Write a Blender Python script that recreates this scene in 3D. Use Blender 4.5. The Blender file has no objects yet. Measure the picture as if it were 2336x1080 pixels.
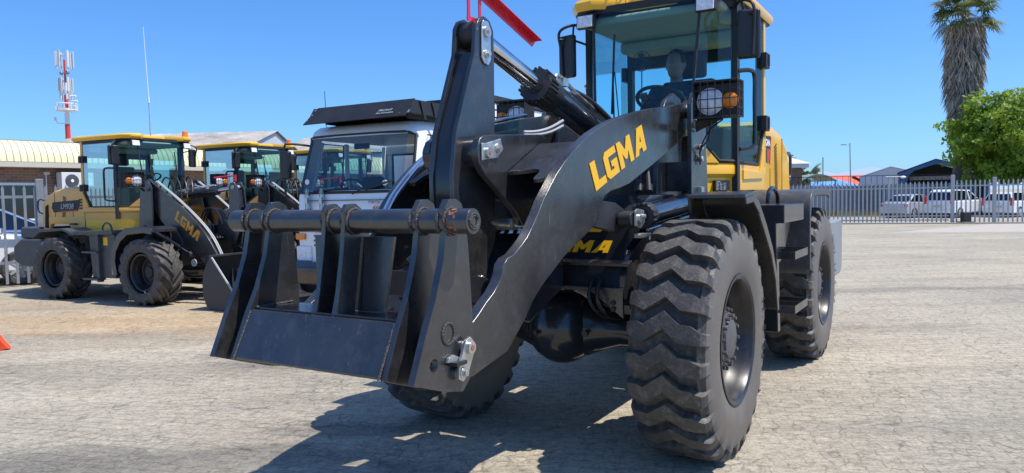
import bpy, bmesh, math, random
from mathutils import Vector, Matrix
R = math.radians
sc = bpy.context.scene
# ------------------------------------------------------------------ camera
CAM_H, FPX, HOR, ROLL = 1.4868, 1700.4, 448.5, .0186
cd = bpy.data.cameras.new("camera"); cam = bpy.data.objects.new("camera", cd); sc.collection.objects.link(cam)
sc.camera = cam
cd.sensor_width = 36; cd.lens = 36*FPX/2336; cd.clip_start = .1; cd.clip_end = 5000
p_ = math.atan((540-HOR)/FPX)
fw = Vector((0, math.cos(p_), -math.sin(p_))); u0 = Vector((0, math.sin(p_), math.cos(p_))); r0 = Vector((1, 0, 0))
rt = r0*math.cos(ROLL)-u0*math.sin(ROLL); up = u0*math.cos(ROLL)+r0*math.sin(ROLL)
cam.matrix_world = Matrix(((rt.x, up.x, -fw.x, 0), (rt.y, up.y, -fw.y, 0), (rt.z, up.z, -fw.z, CAM_H), (0, 0, 0, 1)))
# ------------------------------------------------------------------ sky, sun, exposure
SUN = Vector((0.494, -0.103, 1)).normalized()      # direction towards the sun
SEL = math.asin(SUN.z); SAZ = math.atan2(SUN.x, SUN.y)
w = bpy.data.worlds.new("World"); sc.world = w; w.use_nodes = True
nt = w.node_tree; bg = nt.nodes['Background']
sky = nt.nodes.new('ShaderNodeTexSky'); sky.sky_type = 'NISHITA'; sky.sun_disc = False
sky.sun_elevation = SEL; sky.sun_rotation = SAZ; sky.altitude = 0; sky.air_density = 1.0; sky.dust_density = .3; sky.ozone_density = 3.0
hsv = nt.nodes.new('ShaderNodeHueSaturation'); hsv.inputs['Hue'].default_value = .5; hsv.inputs['Saturation'].default_value = 1.0; hsv.inputs['Value'].default_value = 1.0
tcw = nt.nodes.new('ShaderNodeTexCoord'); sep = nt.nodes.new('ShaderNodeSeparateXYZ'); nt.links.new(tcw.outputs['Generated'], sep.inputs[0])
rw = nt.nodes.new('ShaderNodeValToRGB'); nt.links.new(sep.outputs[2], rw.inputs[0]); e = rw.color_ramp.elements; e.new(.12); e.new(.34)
for el, (q, c_) in zip(e, ((0, (.36, .62, 1.0)), (.12, (.395, .645, .98)), (.34, (.375, .69, 1.05)), (1, (1.15, 1.3, 1.5)))): el.position = q; el.color = (*c_, 1)  # tints the sky by height; boosted overhead, out of view, as added fill
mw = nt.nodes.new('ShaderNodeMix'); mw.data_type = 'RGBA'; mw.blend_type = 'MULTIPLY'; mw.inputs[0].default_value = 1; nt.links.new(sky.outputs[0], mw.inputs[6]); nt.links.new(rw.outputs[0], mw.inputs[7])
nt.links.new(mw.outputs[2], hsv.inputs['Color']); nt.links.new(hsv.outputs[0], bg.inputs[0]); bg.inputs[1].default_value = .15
sd = bpy.data.lights.new("sun", 'SUN'); so = bpy.data.objects.new("sun", sd); sc.collection.objects.link(so)
sd.energy = 4.7; sd.angle = R(.5); sd.color = (1, .94, .85)
so.rotation_euler = (-SUN).to_track_quat('-Z', 'Y').to_euler(); so.location = (20, -5, 40)
sc.view_settings.view_transform = 'Standard'; sc.view_settings.look = 'None'; sc.view_settings.gamma = 1; sc.view_settings.exposure = .30
# ------------------------------------------------------------------ materials
MT = {}
def mat(name, col, rough=.5, metal=0, coat=0, var=0, vscale=6, dust=0, dustcol=(.35, .31, .26), emis=None, bump=0, bscale=60, spec=.5, streak=0):
    m = bpy.data.materials.new(name); m.use_nodes = True; n = m.node_tree.nodes; l = m.node_tree.links; b = n['Principled BSDF']
    b.inputs['Base Color'].default_value = (*col, 1); b.inputs['Roughness'].default_value = rough; b.inputs['Metallic'].default_value = metal
    b.inputs['Coat Weight'].default_value = coat; b.inputs['Specular IOR Level'].default_value = spec; b.inputs['Coat Roughness'].default_value = .06
    if emis: b.inputs['Emission Color'].default_value = (*col, 1); b.inputs['Emission Strength'].default_value = emis
    if var or dust or bump or streak:
        tc = n.new('ShaderNodeTexCoord'); src = tc.outputs['Object']
        nz = n.new('ShaderNodeTexNoise'); nz.inputs['Scale'].default_value = vscale; nz.inputs['Detail'].default_value = 8; nz.inputs['Roughness'].default_value = .65
        if streak:
            mp = n.new('ShaderNodeMapping'); mp.inputs['Scale'].default_value = (1, 1, streak); l.new(src, mp.inputs[0]); l.new(mp.outputs[0], nz.inputs['Vector'])
        else: l.new(src, nz.inputs['Vector'])
        last = None
        if var:
            r = n.new('ShaderNodeValToRGB'); r.color_ramp.elements[0].position = .3; r.color_ramp.elements[1].position = .7
            r.color_ramp.elements[0].color = (*[c*(1-var) for c in col], 1); r.color_ramp.elements[1].color = (*[min(1, c*(1+var)) for c in col], 1)
            l.new(nz.outputs[0], r.inputs[0]); last = r.outputs[0]
            mr = n.new('ShaderNodeMapRange'); mr.inputs['From Min'].default_value = .3; mr.inputs['From Max'].default_value = .7
            mr.inputs['To Min'].default_value = max(.02, rough*.75); mr.inputs['To Max'].default_value = min(1, rough*1.3)
            l.new(nz.outputs[0], mr.inputs[0]); l.new(mr.outputs[0], b.inputs['Roughness'])
        if dust:
            n2 = n.new('ShaderNodeTexNoise'); n2.inputs['Scale'].default_value = vscale*3.1; n2.inputs['Detail'].default_value = 10; n2.inputs['Roughness'].default_value = .75
            l.new(src, n2.inputs['Vector'])
            r2 = n.new('ShaderNodeValToRGB'); r2.color_ramp.elements[0].position = .5; r2.color_ramp.elements[1].position = .78
            r2.color_ramp.elements[0].color = (0, 0, 0, 1); r2.color_ramp.elements[1].color = (dust, dust, dust, 1)
            l.new(n2.outputs[0], r2.inputs[0])
            mx = n.new('ShaderNodeMix'); mx.data_type = 'RGBA'; l.new(r2.outputs[0], mx.inputs[0])
            if last: l.new(last, mx.inputs[6])
            else: mx.inputs[6].default_value = (*col, 1)
            mx.inputs[7].default_value = (*dustcol, 1); last = mx.outputs[2]
        if name == 'black_paint':
            mp2 = n.new('ShaderNodeMapping'); mp2.inputs['Scale'].default_value = (1.0, 1.0, .12); mp2.inputs['Rotation'].default_value = (.5, .9, .3); l.new(src, mp2.inputs[0])
            n4 = n.new('ShaderNodeTexNoise'); n4.inputs['Scale'].default_value = 70; n4.inputs['Detail'].default_value = 3; n4.inputs['Distortion'].default_value = .6; l.new(mp2.outputs[0], n4.inputs['Vector'])
            r4 = n.new('ShaderNodeValToRGB'); r4.color_ramp.elements[0].position = .67; r4.color_ramp.elements[1].position = .74; r4.color_ramp.elements[1].color = (.55, .55, .55, 1); r4.color_ramp.elements[0].color = (0, 0, 0, 1); l.new(n4.outputs[0], r4.inputs[0])
            n5 = n.new('ShaderNodeTexNoise'); n5.inputs['Scale'].default_value = 2.2; n5.inputs['Detail'].default_value = 4; l.new(src, n5.inputs['Vector']); r5 = n.new('ShaderNodeValToRGB'); r5.color_ramp.elements[0].position = .48; r5.color_ramp.elements[1].position = .66; l.new(n5.outputs[0], r5.inputs[0])
            m4 = n.new('ShaderNodeMath'); m4.operation = 'MULTIPLY'; l.new(r4.outputs[0], m4.inputs[0]); l.new(r5.outputs[0], m4.inputs[1])
            mx2 = n.new('ShaderNodeMix'); mx2.data_type = 'RGBA'; l.new(m4.outputs[0], mx2.inputs[0]); l.new(last, mx2.inputs[6]); mx2.inputs[7].default_value = (.20, .19, .18, 1); last = mx2.outputs[2]
        if last: l.new(last, b.inputs['Base Color'])
        if bump:
            n3 = n.new('ShaderNodeTexNoise'); n3.inputs['Scale'].default_value = bscale; n3.inputs['Detail'].default_value = 6
            l.new(src, n3.inputs['Vector']); bp = n.new('ShaderNodeBump'); bp.inputs['Strength'].default_value = bump; bp.inputs['Distance'].default_value = .01
            l.new(n3.outputs[0], bp.inputs['Height']); l.new(bp.outputs[0], b.inputs['Normal'])
    MT[name] = m; return m
mat('black_paint', (.022, .022, .024), .28, 0, .0, .35, 3.5, .26, (.15, .145, .14), bump=.25, bscale=7, spec=1.0)
mat('black_smooth', (.018, .020, .025), .2, 0, .25, .25, 3, .06, (.12, .115, .11))
mat('black_matte', (.022, .022, .024), .55, 0, 0, .3, 8, .15, (.12, .11, .10))
mat('black_gloss', (.022, .024, .03), .13, 0, .6, .2, 4)
mat('rack_black', (.018, .018, .02), .5, 0, 0, .15, 6)
mat('plastic_grey', (.06, .062, .067), .42, 0, 0, .2, 6, .3, (.3, .29, .27))
mat('bucket_grey', (.035, .035, .037), .45, 0, 0, .3, 4, .15, (.14, .13, .12))
mat('yellow', (.88, .46, .014), .33, 0, .35, .05, 3, .1, (.55, .40, .2))
mat('yellow_dusty', (.76, .40, .08), .42, 0, .2, .06, 3, .25, (.5, .4, .25))
mat('decal_yellow', (.86, .47, .006), .45)
mat('decal_orange', (.85, .36, .04), .5)
mat('rubber', (.056, .052, .048), .6, 0, 0, .4, 7, .65, (.26, .23, .19), bump=.3, bscale=70)
mat('rubber_wall', (.13, .115, .10), .55, 0, 0, .2, 7, .45, (.20, .15, .11), bump=.08, bscale=120)
mat('hub_grey', (.10, .10, .10), .5, .2, 0, .3, 12, .3, (.2, .18, .16))
mat('rim_black', (.018, .018, .020), .34, 0, .0, .3, 6, .22, (.16, .15, .14))
mat('chrome', (.62, .62, .62), .12, 1, 0, .1, 4)
mat('zinc', (.56, .56, .53), .34, .85, 0, .2, 22, .3, (.45, .42, .36))
mat('galv', (.40, .41, .41), .55, .15, 0, .12, 5, .3, (.34, .33, .31))
mat('weld', (.075, .07, .066), .45, .4, 0, .5, 50, .3, (.22, .14, .1), bump=.8, bscale=180)
mat('rust', (.32, .11, .05), .8, 0, 0, .4, 60)
mat('red', (.60, .012, .03), .3, 0, .4, .1, 6)
mat('red_orange', (.85, .09, .03), .45, 0, 0, .1, 6)
mat('hose', (.014, .014, .015), .45)
mat('lens_white', (.78, .80, .86), .2, 0, .3, .28, 34)
mat('lens_amber', (.85, .24, .01), .2, 0, .5, .2, 40)
mat('lens_red', (.6, .02, .03), .25, 0, .5)
mat('white_paint', (.80, .81, .82), .25, 0, .5, .03, 2)
mat('silver_paint', (.50, .52, .56), .28, .3, .5, .03, 2)
mat('white_plain', (.78, .78, .77), .5, 0, 0, .05, 4)
mat('plate_label', (.45, .45, .45), .4, .3, 0, .9, 60)
mat('seat_fabric', (.028, .03, .034), .85)
mat('headliner', (.30, .34, .30), .9, 0, 0, .1, 4)
mat('shirt', (.03, .042, .075), .85, 0, 0, .2, 30)
mat('skin', (.23, .13, .095), .5)
mat('hair', (.02, .016, .014), .7)
mat('dark_interior', (.03, .03, .032), .7)
mat('dash_teal', (.25, .33, .31), .7)
mat('mirror_back', (.017, .017, .019), .4)
mat('tower_white', (.75, .75, .76), .5, 0, 0, .06, 3); mat('tower_red', (.68, .06, .03), .5, 0, 0, .06, 3)
mat('steel_grey', (.27, .29, .31), .5, .3, 0, .15, 3)
mat('roof_red', (.72, .13, .07), .7, 0, 0, .15, 2); mat('roof_blue', (.10, .27, .60), .6, 0, 0, .12, 2); mat('shed_grey', (.50, .52, .53), .6, 0, 0, .08, 1)
mat('frame_blue', (.03, .09, .22), .5); mat('roof_tan', (.58, .53, .40), .7, 0, 0, .1, 2); mat('canopy_green', (.22, .30, .24), .6, 0, 0, .2, 1)
mat('concrete', (.40, .365, .31), .9, 0, 0, .12, 3, .3, (.3, .28, .25), bump=.4, bscale=40)
mat('concrete_dark', (.16, .165, .17), .9, 0, 0, .2, 3)
mat('ac_grey', (.62, .63, .62), .5); mat('beige', (.50, .46, .38), .6, 0, 0, .06, 3)
mat('roof_old', (.33, .30, .26), .75, 0, 0, .4, .5, .6, (.62, .60, .56))
mat('door_dark', (.03, .035, .04), .3)
mat('bark', (.16, .12, .09), .9, 0, 0, .35, 4, bump=1, bscale=12)
mat('palm_dead', (.40, .33, .26), .9, 0, 0, .45, 1.2)
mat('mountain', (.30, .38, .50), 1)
mat('black_void', (.008, .008, .009), .9)
mat('rust_spot', (.26, .11, .06), .7, 0, 0, .5, 50)

def leafmat(name, c1, c2, scale=1.3, trans=.35):
    m = bpy.data.materials.new(name); m.use_nodes = True; n = m.node_tree.nodes; l = m.node_tree.links; b = n['Principled BSDF']
    tc = n.new('ShaderNodeTexCoord'); nz = n.new('ShaderNodeTexNoise'); nz.inputs['Scale'].default_value = scale; nz.inputs['Detail'].default_value = 4
    l.new(tc.outputs['Object'], nz.inputs['Vector']); r = n.new('ShaderNodeValToRGB'); r.color_ramp.elements[0].position = .38; r.color_ramp.elements[1].position = .62
    r.color_ramp.elements[0].color = (*c1, 1); r.color_ramp.elements[1].color = (*c2, 1); l.new(nz.outputs[0], r.inputs[0]); l.new(r.outputs[0], b.inputs['Base Color'])
    b.inputs['Roughness'].default_value = .5; tr = n.new('ShaderNodeBsdfTranslucent'); l.new(r.outputs[0], tr.inputs[0])
    mx = n.new('ShaderNodeMixShader'); mx.inputs[0].default_value = trans; o = n['Material Output']
    l.new(b.outputs[0], mx.inputs[1]); l.new(tr.outputs[0], mx.inputs[2]); l.new(mx.outputs[0], o.inputs[0]); MT[name] = m
leafmat('leaf_bright', (.15, .26, .02), (.38, .50, .05), .8, .45); leafmat('leaf_palm', (.08, .12, .03), (.22, .25, .09), .9); leafmat('leaf_tree', (.04, .075, .015), (.09, .13, .03), 1.2)
leafmat('weed', (.20, .19, .07), (.34, .28, .14), 3)

def glassmat(name, tint, refl=1.0, ior=1.5, base=.04):
    m = bpy.data.materials.new(name); m.use_nodes = True; n = m.node_tree.nodes; l = m.node_tree.links; n.remove(n['Principled BSDF'])
    t = n.new('ShaderNodeBsdfTransparent'); t.inputs[0].default_value = (*tint, 1); g = n.new('ShaderNodeBsdfGlossy'); g.inputs['Roughness'].default_value = .02
    g.inputs['Color'].default_value = (.9, .95, 1, 1)
    lw = n.new('ShaderNodeFresnel'); lw.inputs[0].default_value = ior; ma = n.new('ShaderNodeMath'); ma.operation = 'MULTIPLY_ADD'; ma.inputs[1].default_value = refl; ma.inputs[2].default_value = base
    ma.use_clamp = True
    l.new(lw.outputs[0], ma.inputs[0]); mx = n.new('ShaderNodeMixShader'); l.new(ma.outputs[0], mx.inputs[0]); l.new(t.outputs[0], mx.inputs[1]); l.new(g.outputs[0], mx.inputs[2])
    l.new(mx.outputs[0], n['Material Output'].inputs[0]); MT[name] = m
glassmat('glass_teal', (.63, .89, .90), .45, 1.45, .02)
glassmat('glass_car', (.10, .13, .15), .8, 1.5, .04)
glassmat('glass_clear', (.8, .86, .9), 1.2, 1.5, .15)
glassmat('glass_truck', (.58, .72, .78), .8, 1.5, .04)

def ground_mat():
    m = bpy.data.materials.new('pavers'); m.use_nodes = True; n = m.node_tree.nodes; l = m.node_tree.links; b = n['Principled BSDF']
    tc = n.new('ShaderNodeTexCoord')
    def noise(s, d=6, r=.6, vec=None, x=(1, 1, 1)):
        q = n.new('ShaderNodeTexNoise'); q.inputs['Scale'].default_value = s; q.inputs['Detail'].default_value = d; q.inputs['Roughness'].default_value = r
        mp = n.new('ShaderNodeMapping'); mp.inputs['Scale'].default_value = x; l.new(tc.outputs['Object'], mp.inputs[0]); l.new(mp.outputs[0], q.inputs['Vector']); return q
    def ramp(src, stops):
        q = n.new('ShaderNodeValToRGB'); e = q.color_ramp.elements
        while len(e) < len(stops): e.new(.5)
        for i, (p, c) in enumerate(stops): e[i].position = p; e[i].color = (*c, 1) if len(c) == 3 else c
        l.new(src, q.inputs[0]); return q
    def mix(f, a, c, mode='MIX'):
        q = n.new('ShaderNodeMix'); q.data_type = 'RGBA'; q.blend_type = mode
        for i, v in ((0, f), (6, a), (7, c)):
            if isinstance(v, (float, int)): q.inputs[i].default_value = v
            elif isinstance(v, tuple): q.inputs[i].default_value = (*v, 1)
            else: l.new(v, q.inputs[i])
        return q.outputs[2]
    # jittered brick coordinates: worn interlocking pavers
    nd = noise(7, 4, .7); sub = n.new('ShaderNodeVectorMath'); sub.operation = 'MULTIPLY_ADD'; sub.inputs[1].default_value = (.06, .06, 0)
    mp = n.new('ShaderNodeMapping'); mp.inputs['Rotation'].default_value = (0, 0, R(14)); l.new(tc.outputs['Object'], mp.inputs[0])
    l.new(nd.outputs['Color'], sub.inputs[0]); l.new(mp.outputs[0], sub.inputs[2])
    br = n.new('ShaderNodeTexBrick'); l.new(sub.outputs[0], br.inputs['Vector']); br.inputs['Scale'].default_value = 1
    br.inputs['Brick Width'].default_value = .20; br.inputs['Row Height'].default_value = .10; br.inputs['Mortar Size'].default_value = .0055; br.inputs['Mortar Smooth'].default_value = .35
    br.inputs['Color1'].default_value = (.385, .345, .275, 1); br.inputs['Color2'].default_value = (.36, .32, .255, 1); br.inputs['Mortar'].default_value = (.21, .19, .155, 1); br.inputs['Bias'].default_value = -.1
    grain = noise(42, 9, .8); fine = noise(13, 9, .78, x=(.8, 1.25, 1)); big = noise(.35, 4, .55); strk = noise(1.1, 6, .6, x=(.35, 1.6, 1)); wear = noise(1.7, 8, .75)
    wr = ramp(wear.outputs[0], [(.32, (.15, .15, .15)), (.60, (.92, .92, .92))])     # where sand fills the joints
    base = mix(wr.outputs[0], br.outputs['Color'], (.385, .345, .278))
    vo = n.new('ShaderNodeTexVoronoi'); vo.feature = 'DISTANCE_TO_EDGE'; vo.inputs['Scale'].default_value = 7.5; vo.inputs['Randomness'].default_value = .75; l.new(sub.outputs[0], vo.inputs['Vector'])
    crk = ramp(vo.outputs['Distance'], [(0, (1, 1, 1)), (.05, (0, 0, 0))]); cm_ = noise(2.3, 5, .7); cr_ = ramp(cm_.outputs[0], [(.42, (0, 0, 0)), (.62, (.85, .85, .85))])
    cf = n.new('ShaderNodeMath'); cf.operation = 'MULTIPLY'; l.new(crk.outputs[0], cf.inputs[0]); l.new(cr_.outputs[0], cf.inputs[1]); base = mix(cf.outputs[0], base, (.15, .135, .115))
    base = mix(1.0, base, ramp(fine.outputs[0], [(.32, (.55, .54, .52)), (.47, (.95, .95, .94)), (.66, (1.30, 1.29, 1.25))]).outputs[0], 'MULTIPLY')
    base = mix(1.0, base, ramp(grain.outputs[0], [(.34, (.42, .41, .40)), (.47, (.95, .95, .95)), (.68, (1.34, 1.33, 1.28))]).outputs[0], 'MULTIPLY')
    base = mix(1.0, base, ramp(strk.outputs[0], [(.3, (.82, .81, .81)), (.6, (1.05, 1.05, 1.04))]).outputs[0], 'MULTIPLY')
    base = mix(1.0, base, ramp(big.outputs[0], [(.35, (.86, .87, .88)), (.6, (1.05, 1.04, 1.02))]).outputs[0], 'MULTIPLY')
    # stains with a place of their own
    def spot(cx, cy, rx, ry, c, k, ns=.8):
        nonlocal base
        mp = n.new('ShaderNodeMapping'); mp.vector_type = 'POINT'; mp.inputs['Location'].default_value = (-cx/rx, -cy/ry, 0); mp.inputs['Scale'].default_value = (1/rx, 1/ry, 0)
        l.new(tc.outputs['Object'], mp.inputs[0]); ln = n.new('ShaderNodeVectorMath'); ln.operation = 'LENGTH'; l.new(mp.outputs[0], ln.inputs[0])
        q = noise(ns*2.2, 8, .7, x=(.6, 1.3, 1)); ad0 = n.new('ShaderNodeMath'); ad0.operation = 'MULTIPLY_ADD'; l.new(q.outputs[0], ad0.inputs[0]); ad0.inputs[1].default_value = -4.2; l.new(ln.outputs['Value'], ad0.inputs[2]); ad = n.new('ShaderNodeMath'); ad.operation = 'ADD'; l.new(ad0.outputs[0], ad.inputs[0]); ad.inputs[1].default_value = 1.35
        rr = ramp(ad.outputs[0], [(0, (k, k, k)), (.8, (0, 0, 0))]); base = mix(rr.outputs[0], base, tuple(v*f_ for v, f_ in zip(c, (2.75, 3.0, 3.6))), 'MULTIPLY')
    spot(-4.6, 9.4, 3.6, .6, (.42, .30, .16), .38); spot(-7.0, 10.6, 4.5, 1.6, (.38, .29, .19), .38); spot(-3, 8.8, 2.6, .5, (.40, .30, .20), .3)
    spot(-3.2, 6.6, 1.6, .45, (.24, .22, .19), .6); spot(-2.2, 6.9, .7, .3, (.24, .22, .19), .5); spot(2.6, 4.6, 1.5, .12, (.26, .24, .21), .5); spot(3.4, 8.0, 1.3, .2, (.27, .24, .2), .5); spot(-.6, 3.9, .5, .1, (.2, .18, .16), .5); spot(-2.3, 4.15, 1.2, .28, (.17, .165, .15), .75); spot(-1.1, 4.75, .5, .12, (.16, .15, .14), .6)
    spot(4.5, 11, 3.2, .25, (.15, .14, .13), .55); spot(-3.4, 8.2, 1.8, .5, (.26, .22, .17), .5); spot(-1.6, 5.4, .8, .2, (.24, .22, .2), .5)
    l.new(base, b.inputs['Base Color']); b.inputs['Roughness'].default_value = .88; b.inputs['Specular IOR Level'].default_value = .25
    bp = n.new('ShaderNodeBump'); bp.inputs['Strength'].default_value = .7; bp.inputs['Distance'].default_value = .008
    ad = n.new('ShaderNodeMath'); ad.operation = 'ADD'; l.new(grain.outputs[0], ad.inputs[0])
    m2 = n.new('ShaderNodeMath'); m2.operation = 'MULTIPLY'; l.new(br.outputs['Fac'], m2.inputs[0]); m2.inputs[1].default_value = -.45; l.new(m2.outputs[0], ad.inputs[1])
    l.new(ad.outputs[0], bp.inputs['Height']); l.new(bp.outputs[0], b.inputs['Normal']); MT['pavers'] = m
ground_mat()
def brick_mat():
    m = bpy.data.materials.new('brick_wall'); m.use_nodes = True; n = m.node_tree.nodes; l = m.node_tree.links; b = n['Principled BSDF']
    tc = n.new('ShaderNodeTexCoord'); mp = n.new('ShaderNodeMapping'); mp.inputs['Rotation'].default_value = (R(90), 0, 0); l.new(tc.outputs['Object'], mp.inputs[0])
    br = n.new('ShaderNodeTexBrick'); l.new(mp.outputs[0], br.inputs['Vector']); br.inputs['Scale'].default_value = 1; br.inputs['Brick Width'].default_value = .23; br.inputs['Row Height'].default_value = .085; br.inputs['Mortar Size'].default_value = .008
    br.inputs['Color1'].default_value = (.24, .13, .085, 1); br.inputs['Color2'].default_value = (.15, .085, .06, 1); br.inputs['Mortar'].default_value = (.26, .21, .17, 1)
    l.new(br.outputs['Color'], b.inputs['Base Color']); b.inputs['Roughness'].default_value = .85; MT['brick_wall'] = m
brick_mat()
def ribbed(name, c1, c2, period, axis=0, w=.12):
    m = bpy.data.materials.new(name); m.use_nodes = True; n = m.node_tree.nodes; l = m.node_tree.links; b = n['Principled BSDF']
    tc = n.new('ShaderNodeTexCoord'); nz = n.new('ShaderNodeTexNoise'); nz.inputs['Scale'].default_value = 1.2; nz.inputs['Detail'].default_value = 5
    l.new(tc.outputs['Object'], nz.inputs['Vector']); r = n.new('ShaderNodeValToRGB'); r.color_ramp.elements[0].position = .35; r.color_ramp.elements[1].position = .65
    r.color_ramp.elements[0].color = (*c1, 1); r.color_ramp.elements[1].color = (*c2, 1); l.new(nz.outputs[0], r.inputs[0]); l.new(r.outputs[0], b.inputs['Base Color']); b.inputs['Roughness'].default_value = .5; MT[name] = m
ribbed('fascia_yellow', (.70, .64, .36), (.76, .70, .42), .4)

# ------------------------------------------------------------------ mesh helpers
COL = sc.collection
SPLIT = {'step', 'keeper_plate', 'pin_head', 'bucket_lug', 'weld_seam', 'bumper', 'axle_plug', 'axle_bolt', 'axle_clamp', 'bolt', 'rack_bolt', 'arm_pin', 'retainer', 'rack_mount', 'dish', 'posts', 'trunk', 'gusset', 'gauge_bracket', 'bucket_edge', 'hose'}
class MB:
    def __init__(s): s.v = []; s.f = []
    def add(s, vs, fs):
        o = len(s.v); s.v += [tuple(v) for v in vs]; s.f += [tuple(i+o for i in f) for f in fs]; return s
    def prism(s, pts, lo, hi, pl='FZ'):
        n = len(pts)
        q = (lambda p, t: (p[0], t, p[1])) if pl == 'FZ' else (lambda p, t: (t, p[0], p[1])) if pl == 'LZ' else (lambda p, t: (p[0], p[1], t))
        vs = [q(p, lo) for p in pts]+[q(p, hi) for p in pts]
        return s.add(vs, [tuple(range(n)), tuple(range(2*n-1, n-1, -1))]+[(i, i+n, (i+1) % n+n, (i+1) % n) for i in range(n)])
    def holed(s, pts, hole, lo, hi, pl='FZ'):
        # plate with one hole: outer loop + inner loop bridged by nearest vertices (two n-gons per side)
        q = (lambda p, t: (p[0], t, p[1])) if pl == 'FZ' else (lambda p, t: (t, p[0], p[1]))
        n = len(pts); m = len(hole)
        def near(h, ex=-1): return min((i for i in range(n) if i != ex), key=lambda i: (pts[i][0]-h[0])**2+(pts[i][1]-h[1])**2)
        b0 = 0; a0 = near(hole[0]); b1 = m//2; a1 = near(hole[b1], a0)
        vs = [q(p, t) for t in (lo, hi) for p in list(pts)+list(hole)]
        def arc(a, b, k, st=1):
            r = [a]
            while r[-1] != b: r.append((r[-1]+st) % k)
            return r
        sgn = lambda P: sum(P[i][0]*P[(i+1) % len(P)][1]-P[(i+1) % len(P)][0]*P[i][1] for i in range(len(P)))
        st = 1 if sgn(pts)*sgn(hole) > 0 else -1
        A = arc(a0, a1, n)+[n+i for i in arc(b1, b0, m, -st)]; B = arc(a1, a0, n)+[n+i for i in arc(b0, b1, m, -st)]
        N = n+m; f = [A, B, [i+N for i in A[::-1]], [i+N for i in B[::-1]]]
        f += [(i, (i+1) % n, (i+1) % n+N, i+N) for i in range(n)]+[(n+i, n+(i+1) % m, n+(i+1) % m+N, n+i+N) for i in range(m)]
        return s.add(vs, f)
    def box(s, c, d, rz=0, ry=0, rx=0):
        M = Matrix.Translation(c) @ Matrix.Rotation(rz, 4, 'Z') @ Matrix.Rotation(ry, 4, 'Y') @ Matrix.Rotation(rx, 4, 'X')
        vs = [M @ Vector((x*d[0]/2, y*d[1]/2, z*d[2]/2)) for x in (-1, 1) for y in (-1, 1) for z in (-1, 1)]
        return s.add(vs, [(0, 1, 3, 2), (4, 6, 7, 5), (0, 4, 5, 1), (2, 3, 7, 6), (0, 2, 6, 4), (1, 5, 7, 3)])
    def bx(s, x0, x1, y0, y1, z0, z1): return s.box(((x0+x1)/2, (y0+y1)/2, (z0+z1)/2), (abs(x1-x0), abs(y1-y0), abs(z1-z0)))
    def tube(s, path, r, n=10, cap=True):
        P = [Vector(p) for p in path]; k = len(P); rs = r if isinstance(r, (list, tuple)) else [r]*k
        T = [(P[min(i+1, k-1)]-P[max(i-1, 0)]).normalized() for i in range(k)]
        a = Vector((0, 0, 1)) if abs(T[0].z) < .9 else Vector((1, 0, 0)); u = T[0].cross(a).normalized(); vs = []
        for i in range(k):
            u = (u-T[i]*u.dot(T[i])).normalized(); v = T[i].cross(u)
            for j in range(n):
                an = 2*math.pi*j/n; vs.append(P[i]+(u*math.cos(an)+v*math.sin(an))*rs[i])
        fs = [(i*n+j, i*n+(j+1) % n, (i+1)*n+(j+1) % n, (i+1)*n+j) for i in range(k-1) for j in range(n)]
        if cap: fs += [tuple(range(n-1, -1, -1)), tuple(range((k-1)*n, k*n))]
        return s.add(vs, fs)
    def lathe(s, prof, o=(0, 0, 0), ax=(0, 1, 0), n=32, closed=False):
        o = Vector(o); ax = Vector(ax).normalized(); a = Vector((0, 0, 1)) if abs(ax.z) < .9 else Vector((1, 0, 0)); u = ax.cross(a).normalized(); v = ax.cross(u); k = len(prof); vs = []
        for (t, r) in prof:
            for j in range(n):
                an = 2*math.pi*j/n; vs.append(o+ax*t+(u*math.cos(an)+v*math.sin(an))*max(r, 1e-5))
        fs = [(i*n+j, i*n+(j+1) % n, (i+1)*n+(j+1) % n, (i+1)*n+j) for i in range(k-1) for j in range(n)]
        if closed: fs += [((k-1)*n+j, (k-1)*n+(j+1) % n, (j+1) % n, j) for j in range(n)]
        return s.add(vs, fs)
    def cyl(s, a, b, r, n=20): return s.tube([a, b], r, n)
    def sph(s, c, r, n=12):
        rr = r if isinstance(r, (tuple, list)) else (r, r, r); vs = []; fs = []
        for i in range(n+1):
            th = math.pi*i/n
            for j in range(2*n):
                ph = math.pi*j/n; vs.append((c[0]+rr[0]*math.sin(th)*math.cos(ph), c[1]+rr[1]*math.sin(th)*math.sin(ph), c[2]+rr[2]*math.cos(th)))
        m = 2*n
        for i in range(n):
            for j in range(m): fs.append((i*m+j, (i+1)*m+j, (i+1)*m+(j+1) % m, i*m+(j+1) % m))
        return s.add(vs, fs)
    def quad(s, *p): return s.add(p, [tuple(range(len(p)))])
    def slab(s, pts3, th):
        # planar 3-D polygon given a thickness along its normal
        P = [Vector(p) for p in pts3]; nr = Vector((0, 0, 0))
        for i in range(len(P)): nr += P[i].cross(P[(i+1) % len(P)])
        nr.normalize(); n = len(P)
        return s.add([p+nr*th/2 for p in P]+[p-nr*th/2 for p in P], [tuple(range(n)), tuple(range(2*n-1, n-1, -1))]+[(i, i+n, (i+1) % n+n, (i+1) % n) for i in range(n)])
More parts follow.
